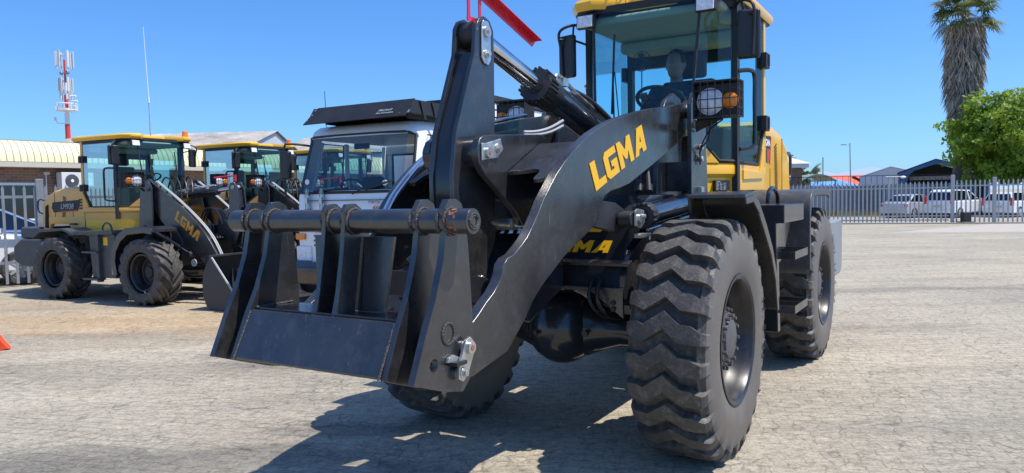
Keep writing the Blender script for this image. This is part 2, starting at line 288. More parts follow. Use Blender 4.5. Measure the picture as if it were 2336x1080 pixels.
    def pieces(s):
        # connected pieces whose boxes touch stay together
        par = list(range(len(s.v)))
        def find(a):
            while par[a] != a: par[a] = par[par[a]]; a = par[a]
            return a
        for f in s.f:
            for i in f[1:]: par[find(i)] = find(f[0])
        gr = {}
        for k, f in enumerate(s.f): gr.setdefault(find(f[0]), []).append(k)
        L_ = []
        for fl in gr.values():
            vi = {i for k in fl for i in s.f[k]}; lo = [min(s.v[i][c] for i in vi)-.002 for c in range(3)]; hi = [max(s.v[i][c] for i in vi)+.002 for c in range(3)]; L_.append([fl, lo, hi])
        ch = True
        while ch:
            ch = False
            for a in range(len(L_)):
                for b in range(a+1, len(L_)):
                    if all(L_[a][1][c] <= L_[b][2][c] and L_[b][1][c] <= L_[a][2][c] for c in range(3)):
                        L_[a] = [L_[a][0]+L_[b][0], [min(x, y) for x, y in zip(L_[a][1], L_[b][1])], [max(x, y) for x, y in zip(L_[a][2], L_[b][2])]]; del L_[b]; ch = True; break
                if ch: break
        out = []
        for fl, lo, hi in L_:
            q = MB(); mp = {}
            for k in fl:
                f = []
                for i in s.f[k]:
                    if i not in mp: mp[i] = len(q.v); q.v.append(s.v[i])
                    f.append(mp[i])
                q.f.append(tuple(f))
            out.append(q)
        return out
    def build(s, name, m, parent=None, bevel=0, ang=35, T=None, seg=2, fix=True):
        if name in SPLIT and parent is not None:
            ps = s.pieces()
            if len(ps) > 1:
                for q in ps: r = q._build(name, m, parent, bevel, ang, T, seg, fix)
                return r
        return s._build(name, m, parent, bevel, ang, T, seg, fix)
    def _build(s, name, m, parent=None, bevel=0, ang=35, T=None, seg=2, fix=True):
        me = bpy.data.meshes.new(name)
        vs = [T(v) for v in s.v] if T else s.v
        me.from_pydata(vs, [], s.f); me.update()
        if fix:
            bm = bmesh.new(); bm.from_mesh(me); bmesh.ops.remove_doubles(bm, verts=bm.verts, dist=1e-5); bmesh.ops.recalc_face_normals(bm, faces=bm.faces); bm.to_mesh(me); bm.free()
        me.polygons.foreach_set('use_smooth', [True]*len(me.polygons)); me.set_sharp_from_angle(angle=R(ang))
        o = bpy.data.objects.new(name, me); COL.objects.link(o); me.materials.append(MT[m] if isinstance(m, str) else m)
        if parent: o.parent = parent
        if bevel:
            b = o.modifiers.new('b', 'BEVEL'); b.width = bevel; b.segments = seg; b.limit_method = 'ANGLE'; b.angle_limit = R(40); b.harden_normals = True
        return o
def cr(P, k=6):
    P = [Vector(p) for p in P]; out = []
    for i in range(len(P)-1):
        a, b, c, d = P[max(i-1, 0)], P[i], P[i+1], P[min(i+2, len(P)-1)]
        for j in range(k):
            t = j/k; out.append(.5*((2*b)+(c-a)*t+(2*a-5*b+4*c-d)*t*t+(3*b-a-3*c+d)*t**3))
    out.append(P[-1]); return out
def cr2(P, k=5): return [(p.x, p.y) for p in cr([(a, b, 0) for a, b in P], k)]
def circ(c, r, n=20): return [(c[0]+r*math.cos(2*math.pi*i/n), c[1]+r*math.sin(2*math.pi*i/n)) for i in range(n)]
def tag(o, label=None, cat=None, group=None, kind=None):
    if label: o['label'] = label
    if cat: o['category'] = cat
    if group: o['group'] = group
    if kind: o['kind'] = kind
    return o
def empty(name, loc, rz=0, **k):
    o = bpy.data.objects.new(name, None); COL.objects.link(o); o.location = loc; o.rotation_euler = (0, 0, rz); o.empty_display_size = .2; tag(o, **k); return o
def copy_tree(o, parent=None):
    c = o.copy(); COL.objects.link(c); c.parent = parent
    for ch in list(o.children): copy_tree(ch, c)
    return c
# lettering -----------------------------------------------------------------
GL = {'L': [[(0, 0), (.72, 0), (.72, .26), (.30, .26), (.30, 1), (0, 1)]],
      'G': [[(0, .16), (.14, 0), (.80, 0), (.80, .56), (.40, .56), (.40, .36), (.52, .36), (.52, .24), (.28, .24), (.28, .76), (.80, .76), (.80, 1), (.14, 1), (0, .84)]],
      'M': [[(0, 0), (.27, 0), (.27, .52), (.42, .24), (.56, .24), (.71, .52), (.71, 0), (.98, 0), (.98, 1), (.72, 1), (.49, .58), (.26, 1), (0, 1)]],
      'A': [[(0, 0), (.27, 0), (.36, .2), (.47, .42), (.6, .7), (.6, 1), (.44, 1)], [(.36, .2), (.6, .2), (.6, .42), (.47, .42)], [(.6, 0), (.88, 0), (.88, 1), (.6, 1), (.6, .42), (.6, .2)]]}
def lgma(o, u, v, nrm, parent, m, th=.004, T=None, shear=.16, name='lettering', squeeze=1.0):
    """o: origin, u: vector of the whole word's length, v: height vector"""
    o = Vector(o); u = Vector(u); v = Vector(v); nrm = Vector(nrm).normalized(); adv = {'L': .80, 'G': .92, 'M': 1.08, 'A': .88}; tot = sum(adv.values()); x = 0; b = MB()
    for ch in 'LGMA':
        for poly in GL[ch]:
            P = [o+u*((x+(px+shear*py))/tot)+v*py for px, py in poly]
            n = len(P); b.add([p for p in P]+[p+nrm*th for p in P], [tuple(range(n)), tuple(range(2*n-1, n-1, -1))]+[(i, i+n, (i+1) % n+n, (i+1) % n) for i in range(n)])
        x += adv[ch]
    return b.build(name, m, parent, T=T)
def text(s, o, u, v, h, parent, m, th=.002, name='lettering', bold=0, T=None, spacing=1.0, width=None, shear=0):
    c = bpy.data.curves.new('t', 'FONT'); c.body = s; c.size = 1; c.extrude = 0; c.offset = bold; c.space_character = spacing; c.shear = shear
    t = bpy.data.objects.new('t', c); COL.objects.link(t); dg = bpy.context.evaluated_depsgraph_get(); me = bpy.data.meshes.new_from_object(t.evaluated_get(dg)); bpy.data.objects.remove(t)
    o = Vector(o); u = Vector(u).normalized(); v = Vector(v).normalized(); nr = u.cross(v)
    mx = max([q.co.x for q in me.vertices]+[1e-3]); k = h/.72; kx = width/mx if width else k
    for q in me.vertices:
        p = o+u*q.co.x*kx+v*q.co.y*k+nr*th; q.co = T(p) if T else p
    ob = bpy.data.objects.new(name, me); COL.objects.link(ob); me.materials.append(MT[m]); ob.parent = parent; return ob
def frame(x0, y0, a): return (x0, y0, 0), math.atan2(-math.cos(a), -math.sin(a))

# ================================================================== wheels
def wave_tyre(name='wheel', Rr=.675, W=.445, N=26):
    ZP = ((-.3, .005), (-.2, .005), (-.107, -.055), (0, .055), (.083, -.042), (.2, -.055), (.3, -.055))
    def zig(w):
        for (a, u), (b_, v) in zip(ZP, ZP[1:]):
            if a <= w <= b_: return u+(v-u)*(w-a)/(b_-a)
        return 0
    h = W/.445/2
    side = [(.165, .335), (.192, .342), (.2, .352), (.208, .375), (.2215, .43), (.2245, .48), (.2205, .53), (.214, .575)]
    rows = [(a, r, a, r) for a, r in side]+[(.209, .612, .200, .600), (.203, .640, .180, .612), (.190, .661, .168, .634), (.165, .672, .155, .628)]
    rows += [(x, .675, x, .626) for x in (.138, .107, .083, .055, .028)]
    full = rows+[(0, .675, 0, .626)]+[(-a, r, -b, q) for a, r, b, q in rows[::-1]]
    nr = len(full); vs = []; ncol = 0; k = Rr/.675
    for i in range(N):
        for s, g in ((0, 0), (.28, 0), (.56, 0), (.60, 1), (.968, 1)):
            for (a, r, b, q) in full:
                aw = a; ss = s
                if abs(aw) > .14:
                    f = min(1, (abs(aw)-.14)/.06)
                    if s == .56: ss -= .2*f
                    if s == .60: ss -= .18*f
                th = 2*math.pi*(i+ss)/N+zig(aw); w_, r_ = (b, q) if g else (a, r)
                vs.append((r_*k*math.cos(th), w_*2*h, r_*k*math.sin(th)))
            ncol += 1
    fs = [(c*nr+j, c*nr+j+1, ((c+1) % ncol)*nr+j+1, ((c+1) % ncol)*nr+j) for c in range(ncol) for j in range(nr-1)]
    b = MB(); b.add(vs, fs); o = b.build(name, 'rubber', None, ang=28, fix=False)
    o.data.materials.append(MT['rubber_wall'])
    for p in o.data.polygons:
        j = p.index % (nr-1)
        if j < 8 or j >= nr-1-8: p.material_index = 1
    return o
def lug_tyre(name='wheel', Rr=.492, W=.36, N=17):
    k = Rr/.492; h = W/2; b = MB()
    prof = [(-h*.78, .30), (-h*.93, .305), (-h*1.02, .36), (-h*1.0, .42), (-h*.85, .452), (-h*.4, .462), (0, .464), (h*.4, .462), (h*.85, .452), (h*1.0, .42), (h*1.02, .36), (h*.93, .305), (h*.78, .30)]
    b.lathe([(w_, r*k) for w_, r in prof], n=64)
    for sgn in (-1, 1):
        for i in range(N):
            t0 = 2*math.pi*(i+(.5 if sgn > 0 else 0))/N; vs = []; steps = 7
            for q in range(steps):
                t = q/(steps-1); ww = sgn*(-.012+(h*1.06)*min(1, t*1.12)); th = t0+.56*t**.85
                rt_ = .494 if t < .8 else .494-(t-.8)*.3; rb = .45 if t < .8 else .45-(t-.8)*.55
                hw = (.030+.014*t)/.49
                for (r, d) in ((rb, -hw*1.15), (rt_, -hw*.8), (rt_, hw*.8), (rb, hw*1.15)):
                    x = 1.0 if t < .9 else 1.02
                    vs.append((r*k*math.cos(th+d), ww*x, r*k*math.sin(th+d)))
            fs = [(q*4+j, q*4+(j+1) % 4, (q+1)*4+(j+1) % 4, (q+1)*4+j) for q in range(steps-1) for j in range(4)]+[(3, 2, 1, 0), tuple(range((steps-1)*4, steps*4))]
            b.add(vs, fs)
    return b.build(name, 'rubber', None, ang=30)
def rim_mesh(parent, s=1, k=1.0, small=False, hub=True):
    """s=+1: dish open towards +L"""
    b = MB(); P = [(.168, .338), (.196, .346), (.206, .366), (.212, .368), (.214, .358), (.205, .340), (.188, .330), (.15, .322), (.10, .305), (.085, .296), (-.02, .288), (-.03, .275), (-.035, .20), (-.035, .02)]
    if small: P = [(w_*.78, r*.85) for w_, r in P]
    b.lathe([(w_*k*s, r*k) for w_, r in P], n=56); o = b.build('rim', 'rim_black', parent, ang=30)
    if hub:
        h = MB(); h.lathe([(-.03*s, .21), (.03*s, .205), (.10*s, .19), (.105*s, .180), (.125*s, .178), (.128*s, .150), (.150*s, .147), (.154*s, .112), (.166*s, .109), (.170*s, .100), (.170*s, .0)], n=40)
        for r, nb, z, rb in ((.168, 16, .128, .0105), (.131, 12, .152, .0105)):
            for i in range(nb):
                a = 2*math.pi*(i+.3)/nb; h.cyl((r*math.cos(a), z*s, r*math.sin(a)), (r*math.cos(a), (z+.024)*s, r*math.sin(a)), rb, 6)
        h.build('hub', 'hub_grey', parent, ang=30)
    return o
def arc_text(s, r, w_, a0, step, h, parent, side=1, m='black_void'):
    """letters round a sidewall, tops outward; a0 in degrees measured from the rear (-F) upwards"""
    for i, ch in enumerate(s):
        if ch == ' ': continue
        an = R(180-(a0-step*i)); SP = ((.43, .2215), (.48, .2245), (.53, .2205), (.575, .214), (.612, .209)); ws = [p[1]+(q[1]-p[1])*(r-p[0])/(q[0]-p[0]) for p, q in zip(SP, SP[1:]) if p[0] <= r <= q[0]][0]
        c = Vector((r*math.cos(an), (ws+.004)*side, r*math.sin(an)))
        # tangent: clockwise seen from +L
        up = Vector((math.cos(an), 0, math.sin(an))); rgt = up.cross(Vector((0, side, 0)))*1
        text(ch, c-rgt*h*.3, rgt, up, h, parent, m, th=.0005, bold=.02)

# ================================================================== cab, hood and lamps shared by every loader
def cab_body(root, T, yel, main=False):
    idt = T or (lambda v: v)
    b = MB()   # lower body: faceted yellow shell under the glass
    plan = [(-1.27, -.37), (-1.27, .37), (-1.69, .625), (-2.60, .625), (-2.60, -.625), (-1.69, -.625)]
    def ringz(z, k): return [(-1.9+(x+1.9)*k, y*k, z) for x, y in plan]
    lev = [(1.46, .985), (1.60, .985), (1.63, 1.02), (1.69, 1.02), (1.715, 1.0)]
    vs = []; n = 6
    for z, k in lev: vs += ringz(z, k)
    fs = [(i*n+j, i*n+(j+1) % n, (i+1)*n+(j+1) % n, (i+1)*n+j) for i in range(len(lev)-1) for j in range(n)]+[tuple(range(n)), tuple(range((len(lev)-1)*n, len(lev)*n))]
    b.add(vs, fs)
    for s in (-1, 1):   # triangular fillets under the cut glass corners
        for (A, B, C) in (((-1.27, .37, 1.71), (-1.53, .528, 1.71), (-1.27, .37, 1.98)), ((-2.60, .625, 1.71), (-2.44, .625, 1.71), (-2.60, .625, 2.02))):
            P = [Vector((p[0], p[1]*s, p[2])) for p in (A, B, C)]; b.slab(P, .035)
        b.bx(-2.62, -2.56, s*.60, s*.635, 2.0, 2.99)
    cab = b.build('cab', yel, root, bevel=.006, T=T)
    if main:
        d = MB(); d.slab([(-1.735, .632, 1.50), (-1.735, .632, 1.70), (-2.40, .632, 1.70), (-2.52, .632, 1.95), (-2.56, .632, 2.0), (-2.56, .632, 1.50)], .018); d.build('door_panel', yel, cab, bevel=.006)
        e = MB(); e.slab([(-1.80, .645, 1.665), (-2.35, .645, 1.655), (-2.46, .645, 1.86), (-2.49, .645, 1.80), (-2.46, .645, 1.60), (-1.80, .645, 1.585)], .02); e.build('door_panel', yel, cab, bevel=.005)
    # frame
    f = MB()
    for s in (-1, 1):
        f.box((-1.70, s*.615, 2.25), (.075, .05, 1.52)); f.box((-2.56, s*.595, 2.35), (.07, .05, 1.28))
        f.tube([(-1.27, s*.37, 1.72), (-1.40, s*.44, 2.95)], .012, 6)
        f.bx(-2.58, -1.7, s*.59, s*.63, 2.90, 2.99); f.slab([(-1.405, s*.44, 2.90), (-1.70, s*.62, 2.90), (-1.70, s*.62, 2.99), (-1.415, s*.44, 2.99)], .03)
        f.tube([(-1.28, s*.378, 1.985), (-1.53, s*.53, 1.73), (-1.68, s*.62, 1.725)], .016, 6)
        f.tube([(-1.73, s*.63, 1.72), (-2.36, s*.63, 1.72), (-2.55, s*.63, 2.02)], .014, 6)
    f.bx(-1.43, -1.39, -.44, .44, 2.94, 2.99); f.bx(-2.60, -2.54, -.6, .6, 1.71, 1.93); f.bx(-2.60, -2.54, -.6, .6, 2.66, 2.99); f.bx(-1.29, -1.26, -.37, .37, 1.70, 1.76)
    f.build('cab_frame', 'black_matte', cab, T=T)
    h = MB(); h.bx(-2.54, -1.46, -.58, .58, 2.86, 2.93); h.bx(-2.53, -2.2, -.56, .56, 2.76, 2.86); h.build('headliner', 'headliner', cab, bevel=.03, T=T)
    g = MB(); g.quad((-1.27, -.37, 1.74), (-1.27, .37, 1.74), (-1.40, .44, 2.95), (-1.40, -.44, 2.95)); g.build('windscreen', 'glass_teal', cab, T=T)
    for s in (-1, 1):
        g = MB(); g.quad((-1.283, s*.377, 1.98), (-1.53, s*.528, 1.73), (-1.67, s*.612, 1.73), (-1.67, s*.612, 2.9), (-1.395, s*.44, 2.9)); g.build('corner_window', 'glass_teal', cab, T=T)
        g = MB(); g.quad((-1.74, s*.628, 1.73), (-2.36, s*.628, 1.73), (-2.54, s*.628, 2.02), (-2.54, s*.628, 2.9), (-1.74, s*.628, 2.9)); g.build('side_window', 'glass_teal', cab, T=T)
    g = MB(); g.quad((-2.57, -.57, 1.93), (-2.57, .57, 1.93), (-2.57, .57, 2.66), (-2.57, -.57, 2.66)); g.build('rear_window', 'glass_teal', cab, T=T)
    # roof with two front lobes
    half = [(-1.54, 0), (-1.54, .20), (-1.40, .30), (-1.31, .42), (-1.33, .57), (-1.46, .66), (-2.1, .675), (-2.80, .66), (-2.88, .55), (-2.90, 0)]
    out = half+[(x, -y) for x, y in half[::-1] if y > 0]
    r = MB(); n = len(out); lv = [(2.965, .97), (3.0, 1.0), (3.03, 1.0), (3.055, .975), (3.06, .7)]
    vs = [(-2.1+(x+2.1)*k, y*k, z) for z, k in lv for x, y in out]
    fs = [(i*n+j, i*n+(j+1) % n, (i+1)*n+(j+1) % n, (i+1)*n+j) for i in range(4) for j in range(n)]+[tuple(range(4*n, 5*n))]
    r.add(vs, fs); r.build('roof', 'yellow', cab, T=T)
    r = MB(); r.prism([(-2.1+(x+2.1)*.965, y*.965) for x, y in out], 2.955, 2.975, 'FL'); r.build('roof_underside', 'black_matte', cab, T=T)
    # interior
    q = MB(); q.bx(-2.50, -2.05, -.24, .24, 1.88, 1.98); q.bx(-2.55, -2.42, -.24, .24, 1.95, 2.50); q.bx(-2.54, -2.44, -.15, .15, 2.52, 2.74); q.bx(-2.4, -2.15, -.15, .15, 1.5, 1.9); q.build('seat', 'seat_fabric', cab, bevel=.03, T=T)
    q = MB(); q.prism([(-1.38, 1.72), (-1.38, 2.08), (-1.48, 2.14), (-1.62, 2.1), (-1.66, 2.0), (-1.56, 1.72)], -.24, .2); q.build('dashboard', 'dash_teal', cab, bevel=.03, T=T)
    q = MB(); q.tube([(-1.57+.02*0, 0, 1.72), (-1.63, 0, 2.1), (-1.72, 0, 2.24)], .03, 10)
    M = Matrix.Translation((-1.72, 0, 2.25)) @ Matrix.Rotation(R(-28), 4, 'Y')
    q.tube([M @ Vector((.19*math.cos(a*math.pi/16), .19*math.sin(a*math.pi/16), 0)) for a in range(33)], .015, 8)
    for a in (0, 2.1, 4.2): q.tube([M @ Vector((0, 0, -.02)), M @ Vector((.19*math.cos(a), .19*math.sin(a), 0))], .014, 8)
    q.build('steering_wheel', 'dark_interior', cab, T=T)
    q = MB(); q.bx(-2.3, -1.75, -.5, -.36, 1.72, 2.05); q.bx(-2.3, -1.75, .38, .5, 1.72, 2.0); q.bx(-2.5, -1.3, -.36, .36, 1.48, 1.5); q.build('console', 'dark_interior', cab, bevel=.02, T=T)
    # wipers
    for s in ((-1,) if main else (-1, 1)):
        q = MB(); q.tube([(-1.25, s*.20, 1.8), (-1.315, s*.24, 2.45)], .007, 6); q.tube([(-1.29, s*.24, 2.12), (-1.355, s*.24, 2.75)], .010, 6); q.tube([(-1.25, s*.14, 1.8), (-1.318, s*.225, 2.45)], .005, 6)
        q.build('wiper', 'black_matte', cab, T=T)
    # work lights under the roof lobes
    for s in (-1, 1):
        q = MB(); q.box((-1.37, s*.49, 2.885), (.05, .155, .115), ry=R(-8)); q.tube([(-1.39, s*.49, 2.90), (-1.42, s*.49, 2.97)], .016, 8); o = q.build('work_light', 'black_matte', cab, bevel=.008, T=T)
        q = MB(); q.box((-1.339, s*.49, 2.881), (.012, .132, .095), ry=R(-8)); q.build('lens', 'lens_white', o if False else cab, bevel=.004, T=T)
    # mirrors
    for s in (-1, 1):
        q = MB(); q.box((-1.55, s*.755, 2.66), (.055, .165, .36), rz=s*R(12)); q.build('mirror', 'mirror_back', cab, bevel=.022, T=T, seg=3)
        q = MB(); q.tube(cr([(-1.68, s*.62, 2.90), (-1.56, s*.70, 2.92), (-1.49, s*.80, 2.86), (-1.52, s*.80, 2.7), (-1.52, s*.79, 2.5)]), .012, 8)
        q.tube(cr([(-1.68, s*.62, 2.76), (-1.58, s*.72, 2.80), (-1.49, s*.80, 2.80)]), .010, 8); q.tube([(-1.56, s*.70, 2.92), (-1.58, s*.72, 2.80)], .009, 8); q.build('mirror_bracket', 'black_matte', cab, T=T)
    # grab rails and door hinges
    for s in (-1, 1):
        q = MB(); q.tube(cr([(-1.70, s*.635, 2.42), (-1.78, s*.70, 2.43), (-1.86, s*.72, 2.40), (-1.87, s*.72, 2.2), (-1.87, s*.72, 1.90), (-1.84, s*.71, 1.84), (-1.72, s*.64, 1.82)]), .017, 8); q.build('grab_rail', 'black_smooth', cab, T=T)
        for z in (2.62, 2.08):
            q = MB(); q.bx(-2.63, -2.50, s*.625, s*.67, z-.065, z+.065); q.cyl((-2.57, s*.67, z-.05), (-2.57, s*.67, z+.05), .016, 8); q.build('hinge', 'black_matte', cab, bevel=.004, T=T)
    # hood
    hp = [(-2.63, 1.38), (-2.63, 2.08), (-2.75, 2.12), (-3.15, 2.115), (-3.5, 2.06), (-3.74, 1.96), (-3.85, 1.83), (-3.90, 1.40)]
    q = MB(); n = len(hp); ws = [(-.60, 0), (-.595, 0), (-.50, .022), (0, .05), (.50, .022), (.595, 0), (.60, 0)]
    lat = [(-.60, 1.0, 0), (-.585, 1.0, .025), (-.52, 1, .05), (0, 1, .06), (.52, 1, .05), (.585, 1, .025), (.60, 1.0, 0)]
    vs = []
    for y, k, dz in lat:
        for i, (x, z) in enumerate(hp):
            inset = .05 if abs(y) == .60 else .015 if abs(y) == .585 else 0
            vs.append((x if i in (0, 1) else x+inset*(1 if i < n else 0), y, z+(dz-.05-inset*.4 if i not in (0, n-1) else 0)))
    fs = [(a*n+i, a*n+(i+1) % n, (a+1)*n+(i+1) % n, (a+1)*n+i) for a in range(6) for i in range(n)]+[tuple(range(n)), tuple(range(6*n, 7*n))]
    q.add(vs, fs); hood = q.build('hood', yel, root, T=T, ang=28, bevel=.004)
    for s in (-1, 1):
        q = MB()
        for i in range(15):
            z = 1.47+i*.030; x = -3.22-(z-1.47)*-.12
            q.slab([(x+.045, s*.602, z), (x+.045, s*.602, z+.014), (x-.045, s*.602, z+.052), (x-.045, s*.602, z+.038)], .006)
        q.build('vent', 'black_void', hood, T=T)
        q = MB(); q.bx(-3.47, -3.463, s*.598, s*.604, 1.42, 2.0); q.bx(-2.95, -2.945, s*.598, s*.604, 1.40, 1.70); q.build('seam', 'black_void', hood, T=T)
        q = MB(); q.tube(cr([(-3.84, s*.56, 1.86), (-3.95, s*.57, 1.88), (-4.02, s*.57, 1.84), (-4.03, s*.57, 1.70), (-3.98, s*.57, 1.62), (-3.87, s*.56, 1.60)]), .016, 8); q.build('handle', 'black_smooth', hood, T=T)
    return cab, hood
def headlamp(root, c, s, T=None, k=1.0, name='headlight'):
    """caged lamp; s = side (+1 left of the machine)"""
    x, y, z = c; b = MB(); W_, H_, D_ = .285*k, .232*k, .14*k
    b.bx(x-D_, x-D_+.012, y-W_/2, y+W_/2, z-H_/2, z+H_/2)
    b.bx(x-D_, x, y-W_/2, y+W_/2, z+H_/2-.008, z+H_/2); b.bx(x-D_, x, y-W_/2, y+W_/2, z-H_/2, z-H_/2+.008)
    inn = y-s*W_/2; b.bx(x-D_, x, inn-.004, inn+.004, z-H_/2, z+H_/2)
    b.bx(x-D_*.95, x-.4*D_, y-W_*.47, y+W_*.47, z-H_*.44, z+H_*.44)
    o = b.build(name, 'black_matte', root, bevel=.003)
    g = MB(); r = .0032*k
    for i in range(7): yy = y-W_/2+W_*i/6; g.tube([(x, yy, z-H_/2), (x, yy, z+H_/2)], r, 5)
    for i in range(5): zz = z-H_/2+H_*i/4; g.tube([(x, y-W_/2, zz), (x, y+W_/2, zz), (x-D_, y+s*W_/2, zz)] if s > 0 else [(x, y+W_/2, zz), (x, y-W_/2, zz), (x-D_, y-W_/2, zz)], r, 5)
    for i in range(5): xx = x-D_*i/4; yy = y+s*W_/2; g.tube([(xx, yy, z-H_/2), (xx, yy, z+H_/2)], r, 5)
    g.build('cage', 'black_matte', o)
    q = MB(); q.lathe([(-.03*k, .085*k), (.015*k, .088*k), (.02*k, .078*k)], (x-.06*k, y-s*.045*k, z-.01*k), (1, 0, 0), 24); q.lathe([(0, .078*k), (.012*k, .065*k), (.018*k, .03*k), (.019*k, 0)], (x-.045*k, y-s*.045*k, z-.01*k), (1, 0, 0), 24); q.build('lens', 'lens_white', o)
    q = MB(); q.lathe([(-.02*k, .052*k), (.02*k, .052*k), (.034*k, .035*k), (.04*k, 0)], (x-.06*k, y+s*.083*k, z-.012*k), (1, 0, 0), 20); q.build('indicator', 'lens_amber', o)
    return o
def bolt_plate(b, c, ax_pts, r):  # small helper: bolt head
    b.cyl(c, ax_pts, r, 6)

# ================================================================== the main wheel loader
X0, Y0, A0 = .3367, 4.6864, .5488; TR, WBS = 1.738, 2.91
loc, rz = frame(X0, Y0, A0)
ML = empty('wheel_loader', loc, rz, label='large yellow and black loader in front with a driver and a raised coupler frame', cat='wheel loader', group='wheel loaders on the yard')
tm = wave_tyre().data; bpy.data.objects.remove(bpy.data.objects['wheel'])
for (fx, s) in ((0, 1), (0, -1), (-WBS, 1), (-WBS, -1)):
    o = bpy.data.objects.new('wheel', tm); COL.objects.link(o); o.parent = ML; o.location = (fx, s*TR/2, .665); o.rotation_euler = (0, R(4.0 if fx == 0 else 9), 0)
    rim_mesh(o, s)
    if s > 0:
        arc_text('17.5-25', .495, .2235, 14 if fx == 0 else 5, 6.4, .066, o)
        if fx < 0: arc_text('EL37', .495, .2235, 38, 6.4, .066, o)
cab, hood = cab_body(ML, None, 'yellow', True)
# axle
for fx in (0, -WBS):
    b = MB(); b.lathe([(-.70, .0), (-.70, .11), (-.45, .095), (-.38, .095), (-.28, .125), (-.16, .175), (0, .18), (.16, .175), (.28, .125), (.38, .095), (.45, .095), (.70, .11), (.70, 0)], (fx, 0, .665), (0, 1, 0), 36)
    b.sph((fx+.04, 0, .665), (.245, .222, .228), 18)
    b.build('axle', 'black_smooth', ML, ang=40)
b = MB(); b.cyl((.28, -.06, .665), (.305, -.06, .665), .014, 6); b.cyl((.20, .23, .665), (.22, .23, .665), .02, 16); b.build('axle_plug', 'black_matte', ML)
b = MB()
for s in (-1, 1):
    for fx in (-.13, .13):
        b.cyl((fx, s*.545, .47), (fx, s*.545, .86), .013, 10); b.cyl((fx, s*.545, .52), (fx, s*.545, .55), .024, 6); b.cyl((fx, s*.545, .485), (fx, s*.545, .515), .024, 6)
b.build('axle_bolt', 'zinc', ML)
b = MB()
for s in (-1, 1):
    b.bx(-.18, .18, s*.50, s*.60, .82, .845); b.bx(-.17, .17, s*.50, s*.60, .54, .565); b.bx(-.11, .11, s*.48, s*.62, .57, .80)
b.build('axle_clamp', 'black_paint', ML, bevel=.004)
# front frame
b = MB()
b.prism([(.24, .93), (.24, .955), (.06, 1.36), (-.25, 1.48), (-.70, 1.48), (-.70, .93)], -.47, .47)
ff = b.build('front_frame', 'black_smooth', ML, bevel=.005)
b = MB(); b.slab([(.255, -.53, 1.085), (.255, .53, 1.085), (.20, .53, 1.10), (.20, -.53, 1.10)], .02)
for s in (-1, 1):
    b.prism([(.25, .86), (.25, 1.02), (.16, 1.13), (-.2, 1.3), (-1.1, 1.3), (-1.1, .86), (-.4, .84)], s*.47, s*.50)
b.slab([(.262, -.50, .955), (.262, .50, .955), (.262, .50, .78), (.262, .30, .93), (.262, -.16, .935), (.262, -.38, .80), (.262, -.50, .78)], .02)
b.build('front_plate', 'black_paint', ff, bevel=.003)
b = MB()
for s in (-1, 1):
    b.prism([(-.62, .95), (-.58, 1.5), (-.62, 1.95), (-.76, 2.12), (-.92, 2.19), (-1.08, 2.16), (-1.18, 1.5), (-1.22, .95)], s*.36, s*.39)
    b.prism([(-.74, 1.30), (-.74, 2.08), (-.80, 2.16), (-.90, 2.19), (-1.0, 2.15), (-1.05, 2.05), (-1.13, 1.30)], s*.545, s*.575)
b.bx(-.74, -.70, -.36, .36, 1.0, 1.85); b.bx(-1.2, -1.1, -.43, .43, .85, 1.9)
for s in (-1, 1): b.bx(-.80, -.765, s*.39, s*.545, 1.50, 1.70)
b.build('tower', 'black_paint', ff, bevel=.004)
b = MB()
for s in (-1, 1): b.cyl((-1.0, s*.34, 2.06), (-1.0, s*.59, 2.06), .05, 24)
b.build('arm_pin', 'zinc', ff)
b = MB(); b.slab([(-.88, .579, 2.16), (-.80, .579, 2.14), (-.80, .579, 1.93), (-.88, .579, 1.92)], .012); b.cyl((-.84, .585, 1.97), (-.84, .60, 1.97), .018, 6)
b.cyl((-.90, .577, 1.80), (-.90, .605, 1.80), .02, 6); b.cyl((-.90, .577, 1.72), (-.90, .605, 1.72), .02, 6); b.cyl((-.84, .577, 1.74), (-.84, .595, 1.74), .014, 6); b.bx(-.93, -.87, .575, .605, 1.47, 1.53)
b.build('retainer', 'zinc', ff, bevel=.003)
lgma((.162, -.075, 1.145), (0, .435, 0), (-.031, 0, .070), (1, 0, .40), ff, 'decal_yellow', th=.004)
b = MB(); b.slab([(.105, .20, 1.265), (.105, .29, 1.265), (.092, .31, 1.295), (.092, .24, 1.295)], .004); b.build('emblem', 'decal_yellow', ff)
b = MB()
for s in (-1, 1):
    for x in (-.25, .1): b.cyl((.27, s*.44, .86+x*.1), (.285, s*.44, .86+x*.1), .016, 6)
b.build('bolt', 'black_matte', ff)
# lift arms
armp = [(1.82, .955), (1.789, 0.971), (1.711, 1.018), (1.655, 1.058), (1.597, 1.091), (1.551, 1.132), (1.53, 1.163), (1.519, 1.198), (1.486, 1.224), (1.431, 1.236), (1.367, 1.272), (1.317, 1.303), (1.267, 1.35), (1.213, 1.407), (1.163, 1.467), (1.099, 1.526), (1.029, 1.589), (0.933, 1.656), (0.84, 1.708), (0.736, 1.762), (0.635, 1.807), (0.487, 1.858), (0.35, 1.898), (0.083, 1.955), (-0.182, 2.004), (-0.571, 2.061), (-0.938, 2.115), (-1.0, 2.14), (-1.06, 2.13), (-1.10, 2.061), (-1.08, 1.99), (-1.03, 1.957), (-0.956, 1.962), (-0.84, 1.884), (-0.711, 1.822), (-0.26, 1.672), (0.135, 1.547), (0.28, 1.521), (0.40, 1.505), (.48, 1.48), (.53, 1.42), (.56, 1.36), (.62, 1.325), (0.736, 1.277), (0.965, 1.189), (1.175, 1.08), (1.276, 1.013), (1.348, 0.94), (1.5, 0.826), (1.763, 0.774), (1.90, 0.79), (1.95, 0.84), (1.93, 0.92), (1.87, .955)]
